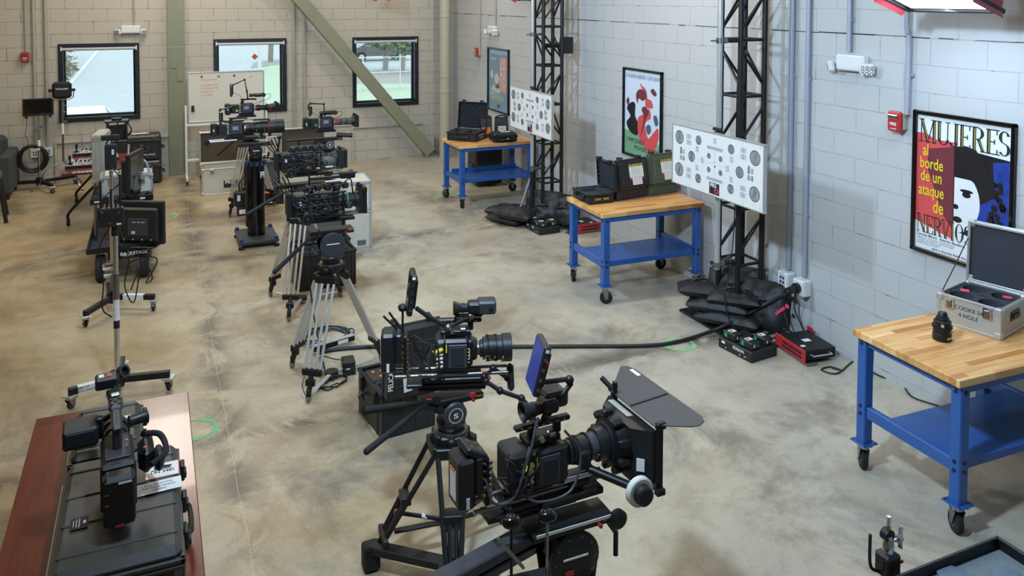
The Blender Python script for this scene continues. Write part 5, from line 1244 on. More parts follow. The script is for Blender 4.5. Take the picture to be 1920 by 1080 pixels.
def mattebox(t, x, z, w, h, d=.06, flag=True, side=False, back='black_plastic'):
    o = MB('black_plastic').lathe((x-.02,0,z),(1,0,0),[(0,.058),(.02,.062),(.03,.07)],24)
    o.prism([(x,.06),(x+d,w/2),(x+d+.004,w/2),(x+d+.004,-w/2),(x+d,-w/2),(x,-.06)], z-h/2, z+h/2)
    o = o.put('matte_box', t)
    m = MB('black_metal')
    for s in (-1,1): m.box((x+d+.015,s*w/2,z),(.03,.008,h),.002); m.box((x+d+.015,0,z+s*h/2),(.03,w,.008),.002)
    for s in (-1,1):
        m.box((x+d*.5,s*.03,z+h/2+.012),(.03,.02,.025),.004); m.cyl((x+d,s*w/2,z+h*.4),(x+d,s*(w/2+.02),z+h*.4),.01,n=8)
    m.put('filter_frame', o)
    if flag:
        M = S3((x+d+.03,0,z+h/2)) @ Matrix.Rotation(-.35,4,'Y'); MB('black_plastic', M).prism([(0,-w/2),(.12,-w*.62),(.12,w*.62),(0,w/2)],0,.004).put('top_flag', o)
    if side:
        for s in (-1,1): MB('black_plastic', S3((x+d+.03,s*w/2,z)) @ Matrix.Rotation(s*.4,4,'Z')).prism([(0,-h*.5),(.10,-h*.6),(.10,h*.6),(0,h*.5)],0,.004,lambda a,b,c: V(a,c,b)).put('side_flag', o)
    return o
def field_mon(t, c, w, h, tilt=0, yaw=0, screen='screen_off', thick=.028, back=True):
    """small monitor facing -x at c; w along y, h along z"""
    M = S3(c) @ Matrix.Rotation(yaw,4,'Z') @ Matrix.Rotation(tilt,4,'Y')
    o = MB('black_plastic', M).box((0,0,0),(thick,w,h),.006)
    for k in range(4): o.use('steel').cyl((0,-w/2,-h*.35+k*h*.2),(0,-w/2-.006,-h*.35+k*h*.2),.007,n=10)
    o.use('black_metal').box((thick*.7,0,0),(thick*.6,w*.7,h*.7),.006); o.use('paper').box((0,-w/2-.0008,h*.42),(.016,.001,.014))
    o = o.put('monitor', t); MB(screen, M).box((-thick/2-.001,0,.0),(.002,w-.014,h-.018)).put('screen', o, smooth=False); return o
def evf(t, c, L=.10, r=.028, big=False):
    c = Vector(c); m = MB('black_plastic').box(c+V(L*.55,0,.005),(L*.7,.07,.06),.012); m.lathe(c+V(L*.3,0,0),(-1,0,0),[(0,r*.8),(L*.35,r),(L*.38,r*.9),(L*.5,r),(L*.75,r*1.45),(L*.78,r*1.25),(L*.5,r*.5)],22,False)
    o = m.put('viewfinder', t); MB('lens_glass').disc(c+V(-L*.15,0,0),(-1,0,0),r*.7).put('eyepiece_glass', o); return o
def rods(t, x0, x1, z, s=.03, r=.0075, mat='chrome'):
    for q in (-1,1): MB(mat).cyl((x0,q*s,z),(x1,q*s,z),r).put('rod', t)
def clutter(t, n, box, seed, r=.0035, cols=('cable',), name='cable'):
    """short looping cables within box ((x0,x1),(y0,y1),(z0,z1))"""
    rd = random.Random(seed)
    for k in range(n):
        p = [V(*(rd.uniform(*b) for b in box)) for _ in range(3)]; q = p[0].lerp(p[2],.5)-V(0,0,.04)
        MB(rd.choice(cols)).tube([p[0],(p[0]+p[1])/2+V(0,-.03,-.01),q+V(0,-.02,0),p[2]],r,6,5).put(name, t)
def connectors(t, spots, ax=(-1,0,0), r=.008, L=.02, mat='chrome'):
    m = MB(mat)
    for s in spots: m.lathe(s, ax, [(0,r),(L*.4,r),(L*.42,r*1.15),(L*.6,r*1.15),(L*.62,r*.8),(L,r*.75)],12)
    m.put('connectors', t)
def bodyscrews(m, x0, x1, z0, z1, y):
    m.use('steel')
    for x in (x0,x1):
        for z in (z0,z1): m.lathe((x,y,z),(0,-1,0),[(0,.004),(.002,.003)],8)
def mini_camera(label, loc, rz, lensprof, gears=(), marks=None, accent=None, matte=None, glass=True, mon=None, evfpos=None, handle=True, group='cinema cameras on tripods', zoom=False):
    """boxy grey camera with a side display; origin below the body centre, optical axis at z=.12"""
    t = thing('cinema_camera', label, 'camera', loc, rz, group); z = .12
    m = MB('body_grey').box((0,0,z),(.16,.13,.13),.012); m.use('black_plastic').box((.0,0,z+.066),(.17,.12,.012),.004); m.box((.088,0,z),(.02,.12,.12),.006); bodyscrews(m,-.07,.07,z-.055,z+.055,-.065)
    m.use('dark_grey')
    for k in range(6): m.lathe((-.065+.026*k,-.065,z-.05),(0,-1,0),[(0,.005),(.003,.005)],8)
    m.lathe((.055,-.065,z-.035),(0,-1,0),[(0,.014),(.008,.013)],16); o = m.put('body', t)
    m = MB('screen_display').box((-.005,-.066,z+.018),(.065,.003,.042)); m.use('orange')
    for k in range(4): m.box((-.03+.017*k,-.068,z+.038),(.007,.002,.004))
    m.use('white')
    for k in range(3): m.box((-.026+.02*k,-.068,z+.0),(.012,.002,.005))
    m.put('side_display', o, smooth=False)
    MB('black_plastic').box((-.145,0,z),(.12,.11,.12),.01).use('steel').box((-.10,-.057,z+.03),(.008,.004,.02)).box((-.10,-.057,z-.03),(.008,.004,.02)).put('media_bay', t)
    m = MB('black_plastic').box((-.245,0,z),(.075,.12,.15),.012); m.use('white').box((-.25,-.061,z),(.012,.002,.03)); m.put('battery', t)
    connectors(t, [(-.085,-.06,z-.045+.026*k) for k in range(5)], (-.6,-1,0), .007, .022, 'off_white')
    if accent: MB(accent).box((-.13,-.058,z-.02),(.03,.006,.03),.003).put('accessory', t)
    lens(t, .098, z, lensprof, gears, marks, glass)
    MB('black_metal').box((.0,0,.035),(.20,.11,.035),.006).box((.0,0,.01),(.26,.09,.02),.004).put('baseplate', t)
    if handle:
        m = MB('black_metal').tube([(-.06,0,z+.07),(-.05,0,z+.12),(.11,0,z+.125),(.13,0,z+.11)],.011,8,2); m.box((.02,0,z+.128),(.20,.03,.016),.005); m.box((-.05,0,z+.09),(.03,.03,.05),.006); m.put('top_handle', t)
    if evfpos:
        o = MB('black_plastic').at(evfpos).box((0,0,0),(.13,.07,.05),.018).lathe((-.06,0,.0),(-1,0,0),[(0,.02),(.04,.026),(.06,.022)]).lathe((.07,-.0,0),(0,1,0),[(-.04,.028),(.04,.028)],16); o.put('viewfinder', t)
        MB('cable').tube([V(*evfpos)+V(.07,0,0),V(*evfpos)+V(.15,-.02,.01),V(*evfpos)+V(.14,-.03,-.05),V(.06,-.05,z+.05)],.0035,6,5).put('cable', t)
    if mon:
        c, arm, w, h = mon
        field_mon(t, c, w, h); MB('black_metal').tube(arm,.009,8,0).put('monitor_arm', t)
        for q in arm: MB('black_metal').ball(q,.016,n=10,m=6).put('arm_joint', t)
        MB('cable').tube([V(*c)+V(.01,-.03,-.02),V(*c)+V(.12,-.05,-.08),(-.03,-.05,z+.07)],.003,6,5).put('cable', t)
    if matte: mattebox(t, *matte)
    return t
bp, bm_ = 'black_plastic', 'black_metal'
# A: upper rear camera on its tripod
tA = tripod('tall tripod behind the pedestal, legs beige tubes, under the upper rear camera', (-4.02,-3.0), 1.06, [(-4.30,-3.22),(-3.66,-2.80),(-4.0,-2.5)], 'alu', .05, group='beige tube tripods')
fluid_head(tA, 1.08, .15, .05); pan_handle(tA, (-.05,-.07,1.15), (-.12,-.10,1.10), (-.42,-.16,.86))
MB('black_metal').box((-.05,-.05,.72),(.04,.04,.66),.004).put('hanging_strap', tA)
mini_camera('rear camera with zoom lens on the tall tripod, topmost in the row', (-4.05,-3.0,1.33), 0, [(.02,.03,'alu'),(.015,.04,'red'),(.05,.042,bp),(.08,.036,bm_),(.05,.045,bp),(.012,.05,'red'),(.06,.05,bp),(.06,.056,bp)],
    [(.17,.044),(.27,.047)], [(.2,.037,'orange')], 'yellow', (.38,.12,.12,.11,.03,False), True, ((-.20,0,.38),[(-.18,0,.45),(-.02,0,.52),(.01,0,.36),(.02,0,.26)],.11,.17), (.16,0,.30))
m_ = None
t = thing('accessory_box', 'black accessory box hanging low at the tripod beside the pedestal', 'box', (-4.19,-3.45,0))
MB(bp).box((0,0,.30),(.16,.12,.20),.02).box((.03,0,.14),(.14,.10,.14),.01).lathe((.14,-.05,.28),(0,-1,0),[(0,.07),(.03,.06)],18).put('housing', t); MB('white').box((-.02,-.061,.32),(.04,.002,.08)).box((.03,-.051,.13),(.09,.002,.06)).put('label', t, smooth=False)
MB('black_metal').tube([(0,0,.4),(.0,.05,.5),(.06,.15,.55)],.012,8,3).put('hook_arm', t)
# pedestal + B
t = thing('camera_pedestal', 'black camera pedestal column with blue knobs on its base plate', 'pedestal', (-4.10,-4.50,0))
MB('dark_grey').box((0,0,.075),(.46,.62,.03),.004).box((0,0,.05),(.40,.56,.03),.003).put('base_plate', t)
for sx in (-1,1):
    for sy in (-1,1):
        m = MB('blue_knob').lathe((sx*.20,sy*.28,.092),(0,0,1),[(0,.022),(.015,.026),(.03,.02)],8); m.use('steel').cyl((sx*.20,sy*.28,.02),(sx*.20,sy*.28,.10),.010); m.use('rubber').cyl((sx*.20,sy*.28,0),(sx*.20,sy*.28,.02),.038); m.put('levelling_knob', t)
m = MB('black_gloss').lathe((0,0,.09),(0,0,1),[(0,.104),(.86,.104),(.862,.09)],36); m.put('column', t)
MB('black_metal').box((-.107,0,.60),(.03,.07,.80),.004).put('guide_rail', t)
m = MB('white'); 
for i, ch in enumerate('PRG'):
    a = .60+i*.34; m.text(ch,(.1053*math.sin(a)+.0,-.1053*math.cos(a),.80),(math.cos(a),math.sin(a),0),Z3,.075,align='CENTER',bold=.03,wscale=.8)
m.put('lettering', t, smooth=False)
m = MB('black_metal').lathe((0,0,.945),(0,0,1),[(0,.11),(.01,.125),(.05,.125),(.06,.11)],28); m.use('blue_knob')
for k in range(12): a = 2*PI*k/12; m.box((.125*math.cos(a),.125*math.sin(a),.97),(.012,.035,.04),.004, rz=a)
m.put('clamp_ring', t)
m = MB('steel').tube([(.13,0,.97),(.20,-.03,.98),(.21,-.08,.95)],.008,8,3); m.put('ring_lever', t)
fluid_head(t, 1.0, .20, .075, logo=True, plate=(.40,.12), col='black_metal'); MB('red').box((-.02,-.083,1.10),(.03,.002,.012)).put('head_badge', t, smooth=False)
pan_handle(t, (.08,-.09,1.06), (.13,-.10,1.03), (.14,-.11,1.10), .012, .014); MB('steel').cyl((.14,-.10,1.05),(.20,-.10,1.05),.02).put('drag_dial', t)
tB = mini_camera('camera with a very long telephoto lens on the pedestal', (-4.33,-4.5,1.285), 0, [(.02,.035,'alu'),(.05,.045,bp),(.06,.06,bm_),(.06,.07,bp),(.09,.075,bm_),(.01,.08,'red'),(.08,.083,bp),(.10,.086,bm_)],
    [(.16,.048),(.2,.062)], [(.24,.071,'yellow'),(.33,.076,'off_white')], None, None, True, ((-.17,0,.27),[(-.17,0,.36),(-.02,0,.39)],.11,.16), None)
for s in (-1,1): MB('alu').cyl((-.30,s*.045,-.015),(.50,s*.045,.0),.011).put('long_rod', tB)
MB('black_metal').box((.18,0,.0),(.34,.12,.03),.006).box((.30,0,.03),(.03,.10,.09),.006).box((.40,0,.03),(.03,.08,.07),.006).put('lens_support', tB); MB('black_metal').lathe((-.33,-.045,-.02),(0,-1,0),[(0,.035),(.02,.035)],16).put('rod_end', tB)
MB('black_plastic').box((.30,-.02,.215),(.2,.03,.02),.006).box((-.02,0,.21),(.24,.04,.02),.006).put('lens_handle', tB); MB('green').box((.27,-.06,.01),(.012,.01,.03),.003).put('rod_clip', tB)
# C
tC = tripod('rear tripod with raised spreader, beneath the camera with the red lens ring', (-3.17,-4.3), .98, [(-3.5,-4.2),(-2.86,-4.2),(-3.15,-3.8)], 'alu', .62, group='beige tube tripods')
fluid_head(tC, 1.0, .17, .06, plate=(.34,.11)); pan_handle(tC, (-.06,-.05,1.15),(-.15,-.06,1.15),(-.28,-.06,1.10)); MB(bp).cyl((.10,0,1.22),(.30,-.04,1.20),.028).put('drag_unit', tC)
tc_ = mini_camera('camera with a red ring and tan lens, on the rear tripod right of the others', (-3.21,-4.3,1.265), 0, [(.02,.03,'alu'),(.03,.044,'red'),(.04,.042,'lid_grey'),(.012,.045,bp),(.06,.044,'lid_grey'),(.012,.046,bp),(.06,.045,'lid_grey'),(.04,.05,bp)],
    [], [(.22,.044,'off_white')], 'green', (.36,.12,.12,.15,.03,False), True, ((-.20,0,.29),[(-.19,0,.375),(-.02,0,.36),(-.01,0,.22)],.10,.15), (.05,0,.245))
rods(tc_, .10, .34, .045)
# heavily rigged cameras D and E
def rig_camera(label, loc, rz, seed, lensprof, marks, matte, extras):
    t = thing('cinema_camera', label, 'camera', loc, rz, 'cinema cameras on tripods'); z = .15; rd = random.Random(seed)
    m = MB(bp).box((0,0,z),(.20,.15,.15),.012); m.use('dark_grey').box((.03,-.077,z),(.11,.006,.12),.003); m.use('steel')
    for i in range(3):
        for j in range(4): m.lathe((-.01+i*.035,-.08,z-.045+j*.03),(0,-1,0),[(0,.005),(.004,.004)],8)
    m.use('ink')
    for j in range(6): m.box((.075,-.081,z-.05+j*.02),(.02,.003,.008))
    m.put('body', t)
    for s in (-1,1):
        m = MB(bm_); m.box((-.0,s*.095,z+.09),(.30,.016,.014),.003); m.box((-.0,s*.095,z-.09),(.30,.016,.014),.003)
        for x in (-.14,-.05,.05,.13): m.box((x,s*.095,z),(.012,.014,.18),.003)
        m.put('cage_side', t)
    m = MB(bp).box((-.19,0,z),(.10,.13,.17),.012); m.use('white').box((-.19,-.066,z+.02),(.02,.002,.03)); m.put('battery', t)
    m = MB(bp).box((-.27,0,z+.01),(.04,.13,.19),.01); m.put('power_plate', t)
    for k in range(4): MB(bm_).cyl((-.30+.02*k,-.02+.015*k,z+.10),(-.38+.03*k,-.02,z+.19+.02*k),.005).put('antenna', t)
    connectors(t, [(-.14+.036*i+rd.uniform(-.006,.006),-.085,z-.065+.03*j+rd.uniform(-.005,.005)) for i in range(5) for j in range(5) if rd.random() < .6], (-.5,-1,rd.uniform(-.3,.1)), .0055, .022, 'steel')
    for k in range(5): MB(rd.choice((bm_,bp))).box((-.13+.05*k,-.092,z+rd.uniform(-.06,.06)),(.022,.02,rd.uniform(.03,.09)),.004).put('module', t)
    m = MB(bm_).box((.0,0,z+.135),(.30,.03,.022),.006); m.box((-.10,0,z+.10),(.03,.03,.06),.005); m.box((.08,0,z+.10),(.03,.03,.06),.005); m.use('steel')
    for k in range(8): m.box((-.12+k*.034,-.016,z+.137),(.014,.002,.008))
    m.put('top_handle', t)
    for k in range(5):
        c = V(-.12+.07*k, -.03+rd.uniform(-.03,.03), z+.12); MB(bp).box(c,(.05,.05,.045),.008).use('steel').cyl(c-V(0,.026,0),c-V(0,.036,0),.007).put('motor_unit', t)
    x1 = lens(t, .10, z, lensprof, [(.15,.055),(.2,.055)], marks, seed=seed)
    mattebox(t, x1+.0, z, *matte)
    MB(bp).box((.17,-.085,z-.02),(.06,.04,.05),.01).use('steel').cyl((.17,-.105,z-.02),(.17,-.112,z-.02),.013).put('focus_motor', t)
    rods(t, -.20, .36, .045, .03, .0095); MB(bm_).box((0,0,.045),(.22,.12,.03),.006).box((.02,0,.012),(.42,.09,.024),.005).put('dovetail_plate', t)
    MB(bp).lathe((-.15,-.10,.06),(0,-1,0),[(0,.045),(.012,.05),(.03,.045),(.032,.03),(.018,.02)],20).use('brass').lathe((-.15,-.12,.06),(0,-1,0),[(0,.012),(.012,.01)],10).put('round_unit', t)
    clutter(t, 18, ((-.26,.12),(-.11,-.06),(z-.08,z+.12)), seed, .0035, ('cable','cable','black_plastic','dark_grey'))
    extras(t, z); return t
tD = tripod('tripod with beige tube legs and long pan handle, under the rig with the red dots', (-3.93,-6.78), .93, [(-4.19,-6.48),(-4.12,-7.20),(-3.55,-6.76)], 'alu', .05, group='beige tube tripods')
fluid_head(tD, .95, .22, .085, logo=True, plate=(.50,.12)); pan_handle(tD, (-.08,-.08,1.14),(-.20,-.12,1.13),(-.52,-.22,.99), .011, .015)
def exD(t, z):
    MB('red').box((-.0,-.09,z-.0),(.03,.02,.035),.004).box((.045,-.09,z),(.03,.02,.035),.004).box((-.02,-.09,z-.06),(.025,.02,.025),.004).put('record_lamp', t)
    MB('black_metal').cyl((-.26,0,z+.09),(-.24,0,z+.22),.01).ball((-.24,0,z+.24),.022).put('ball_mount', t)
    MB(bm_).box((.0,0,z+.20),(.36,.025,.02),.004).box((-.06,0,z+.17),(.02,.02,.06),.004).box((.10,0,z+.17),(.02,.02,.06),.004).put('long_bar', t)
    o = MB('lid_grey').ball((.20,-.06,z-.03),.085,(1.1,.5,.75)); o.use('white').box((.21,-.105,z-.06),(.07,.004,.012)); o.put('hand_grip', t)
rig_camera('heavily wired camera rig with red dots and grey hand grip, second tripod back', (-3.90,-6.85,1.27), 0, 11, [(.03,.045,bp),(.01,.05,'green'),(.06,.052,bp),(.05,.055,bm_),(.05,.065,bp)], [(.2,.053,'green')], (.17,.17,.06,False,False), exD)
tE = tripod('front aluminium-legged tripod with geared head, left of the open battery case', (-3.98,-8.47), .90, [(-4.24,-8.18),(-4.22,-8.80),(-3.55,-8.35)], 'chrome', .04, group='beige tube tripods')
fluid_head(tE, .92, .25, .098, logo=True, plate=(.34,.12)); pan_handle(tE, (-.10,-.08,1.17),(-.19,-.12,1.16),(-.46,-.24,.98), .011, .016)
MB('cable').tube([(-.1,-.05,1.2),(-.18,-.05,1.0),(-.15,-.02,.6),(-.1,0,.3),(-.05,.02,.05)],.006,6,5).put('cable', tE)
MB('cable_blue').tube([(-.26,-.27,.17),(-.28,-.31,.12),(-.25,-.33,.05),(-.21,-.31,.13),(-.235,-.28,.18)],.004,6,5).put('blue_tie', tE)
def exE(t, z):
    MB('black_metal').cyl((-.12,-.03,z+.08),(-.12,-.03,z+.26),.007).ball((-.12,-.03,z+.27),.024).put('ball_mount', t)
    MB('chrome').cyl((-.0,-.03,z+.16),(.12,-.03,z+.16),.014).put('polished_rod', t); MB(bp).tube([(.13,-.02,z+.13),(.2,-.02,z+.17),(.22,-.02,z+.05)],.006,6,4).put('cable', t)
    MB('black_metal').box((.03,0,z+.19),(.30,.03,.02),.004).box((.18,0,z+.20),(.12,.06,.05),.008).put('handle_bar', t)
rig_camera('heavily wired camera rig with zoom scale in green, on the front aluminium tripod', (-4.03,-8.47,1.25), 0, 23, [(.03,.045,bp),(.04,.05,bm_),(.01,.055,'green'),(.05,.055,bp),(.03,.06,bp)], [(.15,.051,'green'),(.2,.056,'yellow')], (.14,.20,.03,False,False), exE)
# floor clutter near tripod E
pts = []
for k in range(40): a = k*.55; r = .17+.03*math.sin(k*.9); pts.append((-3.88+r*1.25*math.cos(a), -7.70+r*.9*math.sin(a), .008+.009*(k%4)))
tag(MB('cable').tube(pts[:20],.007,8,4).use('cable_blue').tube(pts[18:],.007,8,4).put('cable_coil'), 'coil of black and blue cable on the floor behind the front tripod', 'cable')
t = thing('power_strip', 'long black power strip with silver top lying on the cable coil', 'power strip', (0,0,0)); a, b = G(585,655,.05), G(663,632,.05)
MB('black_metal').bar(a, b, .05, .045, .004).put('housing', t); MB('alu').bar(a+V(0,0,.024), b+V(0,0,.024), .05, .004).put('top_strip', t); MB('paper').bar(a.lerp(b,.6)+V(0,-.026,0), a.lerp(b,.85)+V(0,-.026,0), .003, .03).put('label', t, smooth=False)
t = thing('power_adapter', 'black power adapter block beside the feet of the front tripod', 'adapter', (-3.84,-8.42,0), -.1)
MB(bp).box((0,0,.055),(.10,.13,.10),.008).use('ink').box((0,-.062,.03),(.10,.03,.06),.004).put('block', t); MB('white').box((-.01,-.078,.055),(.03,.002,.01)).put('label', t, smooth=False)
pts = []
for k in range(26): a = k*.7; r = .07+.025*math.sin(k*1.4); pts.append((-4.0+r*1.5*math.cos(a), -8.60+r*math.sin(a), .008+.009*(k%4)))
tag(MB('cable').tube(pts,.0055,8,4).put('cable_coil'), 'tangled black adapter cable by the foot of the front tripod', 'cable')
cable('thin black cable from the power adapter up to the cable coil', [(-3.84,-8.35,.06),(-3.9,-8.2,.02),(-4.02,-8.2,.06),(-4.03,-8.45,.03),(-3.98,-8.55,.01)], .005)
# ------------------------------------------------------------------ foreground: open case, tripods, two big cameras
t, lid, H = hard_case('large open black case with upright lettered lid, beside the foreground camera', (-3.685,-9.27,0), PI+.10, .41, .49, .31, .10, 1.66, foam='dark', holes=(2,2), ribs=2, side_handle=True)
M = H @ S3((0,0,.107))
m = MB('white', M @ Matrix.Rotation(-PI/2,4,'Z') @ S3((0,0,0)))
m2 = MB('white', M); m2.text('PELICAN',(.165,.16,.001),(0,-1,0),(1,0,0),.035,bold=.03,wscale=.9); m2.put('lid_lettering', lid, smooth=False); m2 = MB('white', M); m2.text('PELICAN PRODUCTS',(-.14,-.17,.001),(-1,0,0),(0,-1,0),.012); m2.put('small_lettering', lid, smooth=False)
MB('paper', M).box((.06,.14,.001),(.06,.10,.001), rz=.1).put('lid_sticker', lid, smooth=False)
MB(bp).box((.10,-.10,.27),(.14,.16,.05),.008).use('orange').cyl((.06,-.14,.295),(.06,-.14,.30),.012).cyl((.12,-.15,.295),(.12,-.15,.30),.012).cyl((.09,-.06,.295),(.09,-.06,.30),.012).put('battery_plate', t)
for s in (-.15,.15): MB('black_plastic').box((.215,s*.9,.25),(.02,.05,.10),.005).put('side_latch', t)
def box_camera(label, loc, rz, rear, big, seed):
    """large sensor camera with a vented side panel; origin under the body centre, axis at z=.20"""
    t = thing('cinema_camera', label, 'camera', loc, rz, 'cinema cameras on tripods'); z = .20
    m = MB(bp)
    if rear:
        m.box((-.10,0,z+.0),(.10,.15,.175),.012)
        m.use('ink')
        for k in range(9): m.box((-.152,-.05+k*.0125,z),(.003,.006,.12))
    m.use(bp).box((.0 if not rear else .04,0,z-.005),(.175 if not rear else .17,.14,.165),.014)
    m.use('dark_grey').box((.03,-.071,z-.01),(.10,.006,.125),.006); m.use('ink').box((.03,-.075,z-.01),(.062,.004,.10),.003)
    m.use('dark_grey')
    for k in range(11): m.box((.005+k*.005,-.078,z-.01),(.002,.003,.092))
    m.use('black_metal').box((.095,0,z),(.03,.13,.14),.01).lathe((.105,0,z),(1,0,0),[(0,.062),(.02,.058),(.03,.05)],26); o = m.put('body', t)
    m = MB('yellow').box((-.03,-.0725,z+.035),(.006,.003,.045)).box((.092,-.066,z+.0),(.004,.003,.05)); m.use('white')
    for k in range(5): m.box((.088,-.0665,z-.045+k*.018),(.008,.002,.004))
    m.put('yellow_marks', o, smooth=False)
    MB('yellow').cyl((-.05,-.075,z+.035),(-.10,-.09,z+.02),.012).put('yellow_plug', t)
    connectors(t, [(-.05,-.07,z-.06+.022*k) for k in range(5)]+[(-.05,-.05,z-.05+.03*k) for k in range(3)], (-1,-.35,0), .009, .035, 'off_white')
    # rear battery
    m = MB(bp).box((-.335,0,z+.01),(.075,.13,.21),.014); m.use('paper').box((-.335,-.066,z-.06),(.014,.002,.045)).box((-.374,0,z),(.002,.06,.12)); m.use('orange').box((-.3755,.0,z+.06),(.001,.05,.01)); m.put('battery', t)
    m = MB(bp).box((-.28,0,z+.03),(.035,.12,.16),.008); m.use('brass')
    for k in range(5): m.lathe((-.262,-.045,z-.05+.032*k),(.4,-1,0),[(0,.007),(.015,.006)],10)
    m.put('power_plate', t)
    m = MB(bm_).box((-.245,0,z-.0),(.02,.11,.20),.005); m.use('steel')
    for k in range(8): m.lathe((-.235,-.055,z-.085+.024*k),(.2,-1,0),[(0,.008),(.01,.007)],10)
    m.put('mounting_plate', t)
    # understructure
    for q in (-1,1): MB('steel').cyl((-.30,q*.04,z-.12),(.30,q*.04,z-.12),.0095).put('rod', t)
    MB(bm_).box((-.0,0,z-.145),(.32,.12,.025),.005).box((-.02,0,z-.175),(.44,.10,.022),.005).put('baseplate', t)
    MB('black_plastic').box((.0,0,z-.20),(.36,.075,.018),.004).use('paper').box((.08,-.0385,z-.17),(.05,.0,.02)).put('dovetail', t)
    MB('red').box((.17,-.055,z-.115),(.02,.012,.03),.003).box((.2,-.05,z-.14),(.014,.02,.014),.003).put('red_lever', t)
    # top
    m = MB(bm_).box((.02,0,z+.10),(.16,.08,.03),.005); m.box((-.02,0,z+.13),(.03,.03,.05),.004).box((.10,0,z+.13),(.03,.03,.05),.004).box((.03,0,z+.158),(.26,.034,.022),.006); m.use('steel')
    for k in range(7): m.box((-.07+.033*k,-.0175,z+.158),(.016,.002,.008))
    m.put('top_handle', t)
    MB('chrome').box((.06,-.03,z+.118),(.03,.03,.02),.004).lathe((.0,-.045,z+.118),(0,-1,0),[(0,.012),(.02,.011)],12).put('handle_knob', t)
    clutter(t, 9, ((-.24,-.02),(-.10,-.055),(z-.08,z+.12)), seed, .0042, ('cable','cable','dark_grey','cable'))
    return t, z
tF = tripod('foreground black tripod with two pan bars and mid-level spreader', (-3.80,-10.75), .665, [(-4.23,-10.71),(-3.93,-11.16),(-3.40,-10.55)], 'black', .17)
fluid_head(tF, .68, .17, .065, plate=(.34,.11))
pan_handle(tF, (-.09,-.06,.87),(-.19,-.09,.90),(-.49,-.15,.95), .012, .017); pan_handle(tF, (-.08,-.07,.83),(-.19,-.10,.88),(-.52,-.25,.80), .010, .015)
MB('paper').box((.02,-.098,.60),(.045,.002,.04)).put('number_sticker', tF, smooth=False)
MB('red').box((.10,-.06,.87),(.03,.02,.03),.004).box((-.14,-.05,.88),(.03,.02,.02),.004).put('red_lock', tF)
MB(bm_).bar((-.43,.04,.115),(.10,-.42,.115),.07,.045,.006).put('ground_beam', tF); MB('rubber').box((-.43,.04,.07),(.085,.085,.13),.01).put('beam_foot', tF)
MB(bm_).lathe((.0,.0,.14),(0,0,1),[(0,.06),(.06,.065),(.065,.05)],20).put('spreader_hub', tF)
for d, r in (((-.30,.02,.28),.011),((.33,.06,.13),.013)): MB(bp).cyl((0,0,.17),d,r).use('paper').cyl(Vector(d)*.45+V(0,0,.09),Vector(d)*.55+V(0,0,.08),r*1.06).use('red').box(d,(.02,.02,.03),.003).put('spreader_arm', tF)
cF, z = box_camera('foreground camera with vented side and yellow lens marks, on the black tripod', (-3.795,-10.75,.91), -.32, False, False, 3)
lens(cF, .13, z, [(.02,.035,'steel'),(.015,.045,bp),(.03,.058,bp),(.045,.066,bm_),(.03,.064,bp),(.05,.072,bp)], [(.19,.067),(.235,.067)], [(.2,.0668,'yellow'),(.225,.066,'yellow'),(.27,.0725,'yellow'),(.18,.0665,'off_white')], seed=4)
field_mon(cF, (-.215,-.03,z+.33), .13, .22, .12, .1); m = MB(bm_).tube([(-.19,-.02,z+.24),(-.12,-.03,z+.19),(-.02,-.03,z+.13),(.10,-.03,z+.185)],.012,10,0); m.put('monitor_arm', cF)
for p in ((-.02,-.03,z+.13),(.10,-.03,z+.19)): MB('steel').ball(p,.022,n=12,m=8).put('arm_joint', cF)
MB(bm_).cyl((-.26,0,z+.10),(-.26,0,z+.22),.006).lathe((-.26,0,z+.22),(0,0,1),[(0,.02),(.02,.026),(.03,.02)],14).put('knob_post', cF)
for k in (0,1): MB(bp).cyl((-.29+.02*k,0,z+.12),(-.36+.03*k,-.02,z+.20+.02*k),.006).put('antenna', cF)
evf(cF, (.06,-.02,z+.23), .11, .026); MB('body_grey').box((.185,-.01,z+.235),(.10,.09,.07),.01).use('black_plastic').lathe((.205,-.055,z+.23),(0,-1,0),[(0,.012),(.005,.011)],14).put('finder_box', cF)
MB(bm_).tube([(.02,-.02,z+.165),(.02,-.02,z+.19),(.16,-.02,z+.19),(.17,-.02,z+.21)],.01,8,0).put('finder_bracket', cF)
def grip(t, pts, a, b):
    MB(bm_).tube(pts,.0115,8,0).put('grip_arm', t)
    for p in pts[:-1]: MB(bm_).ball(p,.02,n=10,m=6).put('rosette', t)
    MB('rubber').bar(a, b, .035, .04, .012).put('hand_grip', t)
grip(cF, [(.17,-.06,z-.13),(.22,-.03,z-.10),(.30,.0,z-.17),(.31,.0,z-.19)], (.315,.02,z-.10), (.32,.0,z-.24))
grip(cF, [(.18,-.07,z-.15),(.25,-.12,z-.18),(.36,-.15,z-.21),(.40,-.16,z-.25)], (.40,-.16,z-.24), (.43,-.17,z-.38))
# nearest camera
tG = tripod('nearest tripod with a large geared head, cropped by the bottom edge', (-3.66,-11.82), .44, [(-4.1,-11.75),(-3.5,-12.25),(-3.35,-11.45)], 'black', None)
o = fluid_head(tG, .45, .33, .115, logo=True, plate=(.38,.14), col='black_metal'); MB('red').box((-.03,-.083,.61),(.04,.002,.022)).put('head_badge', tG, smooth=False)
MB('off_white').bar((-.18,-.078,.80),(.17,-.078,.80),.004,.012).put('scale_strip', tG); MB(bm_).tube([(.17,-.05,.76),(.21,-.05,.70),(.21,-.05,.60)],.011,8,0).put('side_rail', tG); MB(bm_).lathe((.20,-.07,.78),(0,-1,0),[(0,.04),(.02,.042),(.03,.03)],20).put('tilt_dial', tG)
m = MB(bm_).lathe((.09,-.09,.50),(0,-1,0),[(0,.05),(.03,.045)],20); m.use('green').box((.06,-.125,.52),(.025,.004,.012)); m.use('chrome')
